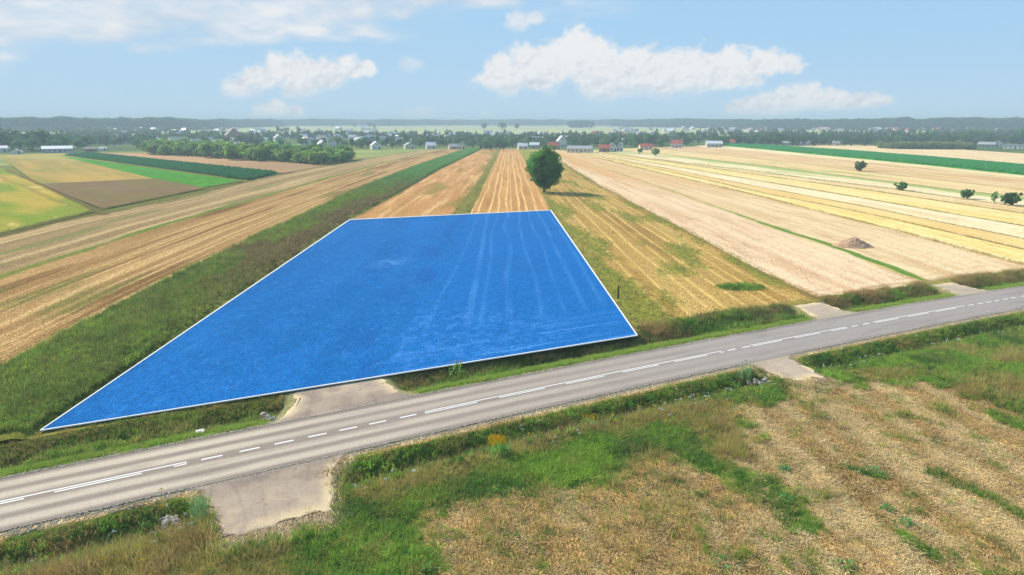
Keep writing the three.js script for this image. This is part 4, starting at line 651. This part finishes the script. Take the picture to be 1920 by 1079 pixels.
// ---------------------------------------------------------------- village
const glass = std(0.03, 0.04, 0.05, 0.2), frameM = std(0.75, 0.75, 0.73, 0.6), doorM = std(0.12, 0.08, 0.05, 0.6), chimM = std(0.3, 0.16, 0.11, 0.9);
const wallM = { white: std(0.66, 0.65, 0.62), cream: std(0.66, 0.6, 0.47), grey: std(0.42, 0.42, 0.41), brick: std(0.34, 0.2, 0.14), tan: std(0.5, 0.42, 0.3), glasshouse: std(0.36, 0.41, 0.41, 0.4) };
const roofM = { red: std(0.42, 0.12, 0.08, 0.8), rust: std(0.3, 0.13, 0.08, 0.85), grey: std(0.34, 0.36, 0.38, 0.6), dark: std(0.09, 0.09, 0.1, 0.7), pale: std(0.6, 0.63, 0.66, 0.5), brown: std(0.2, 0.12, 0.08, 0.8) };
function house(x, z, w, h, d, kind, wall, roof, label, { turn = 0, grp = null, name = 'house', detail = true, cat = 'house' } = {}) {
  const g = group(name, x, 0, z, Math.atan2(-x, -z) + turn); tag(g, label, cat, grp);
  const rh = kind === 'flat' ? 0.25 : kind === 'barn' ? h * 0.38 : h * 0.46, wh = h - rh, front = kind === 'gable';
  const span = front ? w : d, len = front ? d : w, sh = new THREE.Shape([new THREE.Vector2(-span / 2, -0.3), new THREE.Vector2(span / 2, -0.3), new THREE.Vector2(span / 2, wh), ...(kind === 'flat' ? [] : [new THREE.Vector2(0, h - 0.08)]), new THREE.Vector2(-span / 2, wh)]);
  const body = new THREE.ExtrudeGeometry(sh, { depth: len, bevelEnabled: false }).translate(0, 0, -len / 2); if (!front) body.rotateY(Math.PI / 2);
  part('wall', body, wallM[wall], g);
  let rf;
  if (kind === 'flat') rf = new THREE.BoxGeometry(w + 0.5, 0.25, d + 0.5).translate(0, wh + 0.125, 0);
  else {
    const sl = Math.hypot(span / 2, rh) + 0.45, an = Math.atan2(rh, span / 2), half = (s) => new THREE.BoxGeometry(sl, 0.16, len + 0.7).translate(sl / 2 - 0.0, 0.08, 0).rotateZ(-an).scale(s, 1, 1).translate(0, h, 0);
    const a = half(1), b = new THREE.BoxGeometry(sl, 0.16, len + 0.7).translate(-sl / 2, 0.08, 0).rotateZ(an).translate(0, h, 0); rf = mergeGeometries([a, b]); if (!front) rf.rotateY(Math.PI / 2);
  }
  const R = part('roof', rf, roofM[roof], g);
  if (!detail) return g;
  if (kind !== 'flat' && kind !== 'barn') part('chimney', new THREE.BoxGeometry(0.6, 1.5, 0.6).translate(w * 0.2, h + 0.1 - (front ? w * 0.2 * rh / (span / 2) : 0), front ? -d * 0.15 : 0.35), chimM, R);
  const storeys = wh > 4.4 ? Math.floor(wh / 2.7) : 1, nw = Math.max(2, Math.round(w / 3));
  for (let f = 0; f < storeys; f++) for (let k = 0; k < nw; k++) {
    const wx = (k + 0.5) / nw * w - w / 2; if (f === 0 && k === (nw >> 1)) { part('door', new THREE.BoxGeometry(1.0, 2.0, 0.1).translate(wx, 1.0, d / 2 + 0.03), doorM, g); continue; }
    const y = 1.5 + f * 2.7; if (y + 0.6 > wh + (front ? 0.3 : 0)) continue;
    const fr = part('window', new THREE.BoxGeometry(1.3, 1.3, 0.08).translate(wx, y, d / 2 + 0.03), frameM, g); part('pane', new THREE.BoxGeometry(1.06, 1.06, 0.06).translate(wx, y, d / 2 + 0.06), glass, fr);
  }
  if (front && rh > 2) { const fr = part('window', new THREE.BoxGeometry(1.1, 1.1, 0.08).translate(0, wh + rh * 0.3, d / 2 + 0.03), frameM, g); part('pane', new THREE.BoxGeometry(0.88, 0.88, 0.06).translate(0, wh + rh * 0.3, d / 2 + 0.06), glass, fr); }
  return g;
}
const houses = [
  [-358, -494, 7, 4.2, 8, 'barn', 'white', 'pale', 'white shed at the far left edge below the dark trees', { cat: 'shed', name: 'shed' }],
  [-324, -460, 6.6, 3, 6, 'gable', 'white', 'pale', 'small pale shed just left of the long metal hall', { cat: 'shed', name: 'shed' }],
  [-313, -485, 17.6, 4.3, 14, 'barn', 'grey', 'pale', 'wide grey farm hall with pale metal roof at the left end of the green strip', { cat: 'farm hall', name: 'farm_hall' }],
  [-299, -500, 7.8, 3, 8, 'barn', 'brick', 'dark', 'low dark farm shed right behind the wide grey hall', { cat: 'shed', name: 'shed' }],
  [-279, -591, 13.7, 8.2, 9, 'flat', 'white', 'grey', 'white flat-roofed block, the larger of two beyond the left copse', { name: 'apartment_block', cat: 'apartment block' }],
  [-268, -598, 6.6, 6.6, 8, 'flat', 'white', 'grey', 'narrow white flat-roofed block right of the larger one', { name: 'apartment_block', cat: 'apartment block' }],
  [-258, -618, 8.1, 5.7, 8, 'ridge', 'cream', 'grey', 'cream house with grey roof between the white blocks and the tall dark gable'],
  [-283, -717, 14, 14.5, 12, 'gable', 'brick', 'dark', 'tall dark gabled building towering over the left village', { cat: 'building', name: 'gabled_building' }],
  [-232, -591, 7.5, 4.4, 7, 'ridge', 'white', 'grey', 'low white house at the back edge of the left copse'],
  [-302, -520, 4.5, 2.4, 4, 'barn', 'white', 'pale', 'tiny white shed by the dark green crop on the left', { cat: 'shed', name: 'shed' }],
  [-156, -579, 5.5, 5.6, 8, 'gable', 'grey', 'pale', 'house with steep pale roof just above the middle of the copse'],
  [-150, -591, 5.5, 5.8, 8, 'gable', 'white', 'pale', 'steep white gable right of the pale roof above the copse'],
  [-105, -544, 7.4, 5.8, 9, 'gable', 'white', 'pale', 'white gabled house standing alone right of the copse'],
  [-81, -555, 7.4, 4.8, 9, 'gable', 'cream', 'grey', 'cream gabled house in the middle of the left village front'],
  [-64, -555, 7.2, 5.0, 8, 'ridge', 'white', 'pale', 'white house with broad pale roof left of the green weed strip end'],
  [-45, -544, 7.6, 4.0, 8, 'ridge', 'tan', 'grey', 'low tan house at the left of the green strip end'],
  [-38.5, -544, 4.8, 6.0, 7, 'gable', 'cream', 'grey', 'narrow cream house with steep gable at the end of the green strip'],
  [8, -545, 7, 4.6, 8, 'ridge', 'cream', 'pale', 'pale roofed house directly left of the lone tree top'],
  [18, -560, 7.5, 4.6, 8, 'barn', 'grey', 'pale', 'grey roofed outbuilding hidden half behind the lone tree', { cat: 'outbuilding', name: 'outbuilding' }],
  [32, -544, 8.6, 5.4, 8, 'ridge', 'brick', 'red', 'red roofed brick house directly right of the lone tree'],
  [41, -585, 7.5, 9.4, 8, 'gable', 'white', 'pale', 'tall white gabled house above the red roof beside the lone tree'],
  [47, -486, 17, 4.4, 9, 'barn', 'cream', 'grey', 'long low barn at the end of the right-hand stubble', { cat: 'barn', name: 'barn' }],
  [65, -498, 7.6, 4.9, 9, 'ridge', 'brick', 'red', 'red roofed house right of the long low barn'],
  [72.5, -508, 5.6, 5.8, 8, 'gable', 'white', 'dark', 'white gable with dark roof touching the red roofed house'],
  [78.5, -512, 4, 6.2, 6, 'gable', 'white', 'pale', 'narrow white house right of the dark gable'],
  [101, -533, 9.2, 4.5, 8, 'ridge', 'cream', 'red', 'wide house with red roof behind the two small field trees'],
  [135, -579, 8.6, 6.2, 9, 'ridge', 'white', 'red', 'white house with red roof right of the round belt trees'],
  [169, -591, 12.5, 5.0, 12, 'barn', 'grey', 'pale', 'wide grey shed at the start of the maize band', { cat: 'shed', name: 'shed' }],
  [197, -633, 8, 5.2, 8, 'ridge', 'cream', 'red', 'red roofed house just above the left end of the maize band'],
  [239, -640, 4, 5.4, 7, 'gable', 'white', 'grey', 'narrow white gable, left of the long glasshouse'],
  [254, -633, 24, 3.6, 9, 'barn', 'glasshouse', 'grey', 'very long low glasshouse behind the maize band', { cat: 'glasshouse', name: 'glasshouse' }],
  [269, -640, 3.6, 4.6, 6, 'gable', 'white', 'grey', 'small white gable at the right end of the glasshouse'],
  [291, -633, 8, 4.4, 8, 'ridge', 'cream', 'grey', 'cream house with grey roof left of the scrub patch'],
  [361, -604, 10, 3.4, 7, 'ridge', 'tan', 'rust', 'low house with rusty roof right of the scrub patch'],
  [367, -579, 8.4, 6, 9, 'gable', 'white', 'rust', 'bright white gable facing the fields near the right edge'],
  [398, -591, 12.2, 4.2, 8, 'ridge', 'grey', 'grey', 'wide grey house right of the bright white gable'],
  [413, -600, 8.4, 5.6, 8, 'gable', 'white', 'red', 'house with red roof and white front near the right edge'],
  [395, -555, 12.6, 3.1, 7, 'flat', 'white', 'grey', 'long low white building with windows at the right edge', { cat: 'building', name: 'low_building' }],
];
for (const [x, z, w, h, d, kind, wall, roof, label, o] of houses) house(x, z, w, h, d, kind, wall, roof, label, { turn: (hash(x | 0, z | 0) - 0.5) * 0.5, ...o });
{ // farther houses seen between the trees: each one a wall and a roof
  const R = rng(301), zones = [[80, -640, -200, -640, -1450, 'pale houses scattered through the hazy left village', 'small house with ROOF roof among trees in the far left village', ['grey', 'pale', 'pale', 'rust']], [90, -260, 40, -640, -1050, 'pale roofs of the village behind the copse', 'small house with ROOF roof in the far village between copse and lone tree', ['pale', 'pale', 'grey', 'dark']], [40, 30, 200, -640, -1000, 'houses behind the middle tree belt', 'small house with ROOF roof half hidden by trees right of the lone tree', ['pale', 'red', 'grey']], [66, 320, 960, -1050, -1480, 'red and white houses below the right forest', 'small house with ROOF roof in the far village below the right forest', ['red', 'red', 'pale', 'rust', 'grey']], [20, 180, 420, -1100, -1700, 'specks of white houses in the distance right of centre', 'tiny house with ROOF roof in the hazy distance right of centre', ['pale', 'grey']]];
  for (const [n, x0, x1, z0, z1, grp, label, roofs] of zones) {
    const kinds = roofs.map((r, i) => house(0, 0, 8, 6.2, 8.5, i % 2 ? 'gable' : 'ridge', i % 3 === 1 ? 'cream' : 'white', r, `${label.replace('ROOF', { rust: 'rusty', pale: i % 2 ? 'pale steep' : 'pale broad', grey: 'grey', red: i % 2 ? 'steep red' : 'broad red', dark: 'dark' }[r])}`, { grp, name: 'distant_house', detail: false }));
    for (let k = 0; k < n; k++) { const o = k < kinds.length ? kinds[k] : kinds[Math.floor(R() * kinds.length)].clone(); if (k >= kinds.length) top(o, 'distant_house'); const z = lerp(z0, z1, R()), f = z / ((z0 + z1) / 2); { const px = lerp(x0, x1, R()) * f; o.position.set(px, hill(px, z) - 0.2, z); } const q = 0.78 + R() * 0.42; o.scale.set(q * (0.9 + 0.5 * R()), q, q); o.rotation.y = R() * 3.1; }
  }
}
{ // lattice masts of a power line in the haze at the right
  const steel = std(0.3, 0.32, 0.34, 0.6), bar = (a, b, r) => { const A = new THREE.Vector3(...a), B = new THREE.Vector3(...b), g = new THREE.CylinderGeometry(r, r, A.distanceTo(B), 5); g.applyQuaternion(new THREE.Quaternion().setFromUnitVectors(new THREE.Vector3(0, 1, 0), B.clone().sub(A).normalize())); const m = A.add(B).multiplyScalar(0.5); return g.translate(m.x, m.y, m.z); };
  for (const [x, z, l] of [[915, -1880, 'hazy lattice power mast before the right forest, left of two'], [1010, -1980, 'hazy lattice power mast before the right forest, right of two']]) {
    const g = group('power_mast', x, hill(x, z), z, 0.4); tag(g, l, 'power mast'); const legs = [], arms = [];
    for (const [a, b] of [[1, 1], [1, -1], [-1, 1], [-1, -1]]) { legs.push(bar([a * 2.2, 0, b * 2.2], [a * 0.4, 26, b * 0.4], 0.16)); for (let k = 0; k < 6; k++) { const w = 2.2 - 0.3 * k, w2 = 2.2 - 0.3 * (k + 1); legs.push(bar([a * w, k * 4.3, b * w], [-a * w2, (k + 1) * 4.3, b * w2], 0.07)); } }
    for (const y of [19, 22.5, 26]) arms.push(bar([-4.5, y, 0], [4.5, y, 0], 0.14), bar([-4.5, y, 0], [0, y + 1.2, 0], 0.08), bar([4.5, y, 0], [0, y + 1.2, 0], 0.08));
    part('tower', mergeGeometries(legs), steel, g); part('cross_arms', mergeGeometries(arms), steel, g);
  }
}
// trees one can tell apart round the village
{
  const R = rng(311), belts = [
    [30, -400, -325, -490, -560, 14, [3, 0], 'in the cluster at the far left edge', 'dark trees at the far left edge'],
    [46, -330, -150, -540, -690, 8.5, [0, 1, 3], 'between houses of the left village', 'trees of the left village'],
    [54, -150, -10, -556, -640, 8, [0, 3, 1], 'in the belt behind white houses left of the lone tree', 'tree belt left of the lone tree'],
    [46, -25, 120, -550, -660, 8.5, [3, 0, 1, 2], 'in the village belt behind and right of the lone tree', 'village trees right of the lone tree'],
    [64, 100, 420, -600, -740, 10.5, [3, 0, 3, 1], 'in the long belt behind the right-hand fields', 'long right-hand tree belt'],
    [26, 390, 520, -600, -760, 13, [3, 0], 'in the wood at the far right', 'trees of the wood at the far right'],
    [7, -25, -5, -520, -535, 8.5, [3, 0], 'at the far end of the margin beside the tan field', 'round trees at the far end of the central fields'],
  ];
  for (const [n, x0, x1, z0, z1, h, gs, label, grp] of belts) for (let k = 0; k < n; k++) {
    const z = lerp(z0, z1, R()), x = lerp(x0, x1, (k + R()) / n);
    if (houses.some(([hx, hz, w]) => z > hz - 4 && Math.abs(x - hx * z / hz) < w * 0.5 + 2.5)) { continue; }
    const mi = Math.floor(R() * 3.4), gi = gs[Math.floor(R() * gs.length)]; tree('village_tree', x, z, h * (0.6 + 0.5 * R()), mi, gi, `${['mid green', 'fresh green', 'pale green', 'dark green'][gi]} ${['round', 'oval', 'broad', 'slim'][mi]} tree ${label}`, grp, R() * 6, 1 + R() * 0.5);
  }
  const lone = [[-540, -2130, 14], [-455, -2050, 13], [-380, -1900, 15], [-330, -1700, 12], [-60, -1540, 15], [-20, -1500, 18], [10, -1480, 14], [-200, -2300, 13], [480, -2000, 14], [310, -1900, 13], [520, -1700, 14], [640, -1650, 14], [140, -2250, 16], [900, -2200, 15]];
  for (const [x, z, h] of lone) tree('lone_tree', x, z, h, Math.floor(R() * 3), 3, 'single dark tree dotted on the pale hazy fields below the horizon', 'lone trees on the far fields', R() * 6, 1.25, hill(x, z));
  const c = models.map((m, i) => m[0]);
  scatter('background_trees', 'mass of hazy trees through the far village', 'trees', c, leafM, 8000, 312, (R) => { const z = farPick(R, -620, -1450), x = (R() * 2 - 1) * 0.85 * -z; const zone = x < 0.3 * z ? (fbm(x / 110 + 5, z / 150, 2) < 0.58 - 0.12 * ss(-800, -1400, z) && R() < 0.8) : x < 0.28 * -z ? z > -980 && fbm(x / 90 + 5, z / 100, 3) > 0.46 : (z > -980 || R() < 0.3) && fbm(x / 130 + 3, z / 90, 3) > 0.46; if (!zone) return; const k = 0.46 + R() * 0.36; return [x, hill(x, z) - 0.3, z, k * 1.15, k, vary(R() < 0.5 ? [0.085, 0.18, 0.075] : [0.14, 0.23, 0.09], R, 0.4)]; });
  scatter('middle_grove', 'dense hazy grove standing on the far fields above the lone tree', 'trees', [c[0], c[2]], leafM, 60, 313, (R) => { const k = 1.5 + R() * 0.5, x = 190 + (R() - 0.5) * 60, z = -1950 + (R() - 0.5) * 60; return [x, hill(x, z) - 0.5, z, k, k, vary([0.06, 0.14, 0.06], R, 0.3)]; });
  const small = [crownGeo(321, 3.4, 5.2, 3.4, 5.4, 22, 16, 1.7, 0.3), crownGeo(322, 3.0, 6.0, 3.0, 6.0, 22, 16, 1.6, 0.5)];
  scatter('horizon_forest', 'long dark blue forest along the whole horizon', 'forest', small, leafM, 30000, 314, (R) => {
    const az = (R() * 2 - 1) * 0.78, a = az / D2R; let front = a < -18 ? 1480 + 900 * ss(-26, -18, a) : a < 8 ? 2650 + 250 * n2(a * 0.4, 3) : a < 20 ? 2400 - (a - 8) * 65 : 1620 - 120 * ss(22, 30, a);
    const d = front + R() * R() * 800, x = Math.sin(az) * d, z = -Math.cos(az) * d; const k = (1.5 + R() * 0.55) * (0.85 + 0.4 * fbm(a * 0.9, d / 300, 3)); return [x, hill(x, z) - 1, z, k * 1.3, k, vary([0.06, 0.15, 0.075], R, 0.4)];
  });
  scatter('young_woodland', 'green copse of young trees at the end of the left fields', 'copse', c.slice(0, 3), leafM, 620, 315, (R) => {
    const Q = [[-229.7, -467.9], [-84.5, -389], [-87.5, -338], [-141, -387], [-200, -438]]; // front edge runs from the far left to the near right corner
    const u = R(), v = R(), a = [lerp(-240, -90, u), lerp(-458, -340, u)], b = [lerp(-285, -86, u), lerp(-560, -392, u)], x = lerp(a[0], b[0], v) + (n2(u * 9, 2) - 0.5) * 10, z = lerp(a[1], b[1], v) + (n2(u * 9, 7) - 0.5) * 10; const k = 0.4 + R() * R() * 0.55; return [x, -0.4, z, k * 1.25, k, vary(mix([0.17, 0.34, 0.1], [0.32, 0.48, 0.15], R()), R, 0.4)];
  });
  scatter('scrub_patch', 'low grey-green scrub patch just behind the maize band', 'scrub', [crownGeo(331, 1.6, 1.6, 1.6, 1.4, 14, 16, 0.8), crownGeo(332, 1.4, 1.9, 1.4, 1.6, 14, 16, 0.8)], leafM, 420, 316, (R) => { const u = R(), x = lerp(297, 352, u), z = -548 - R() * 24 + u * 12; const k = 1.0 + R() * 0.7; return [x, -0.2, z, k * 1.2, k, vary([0.24, 0.32, 0.13], R, 0.3)]; });
}
renderer.render(scene, camera);
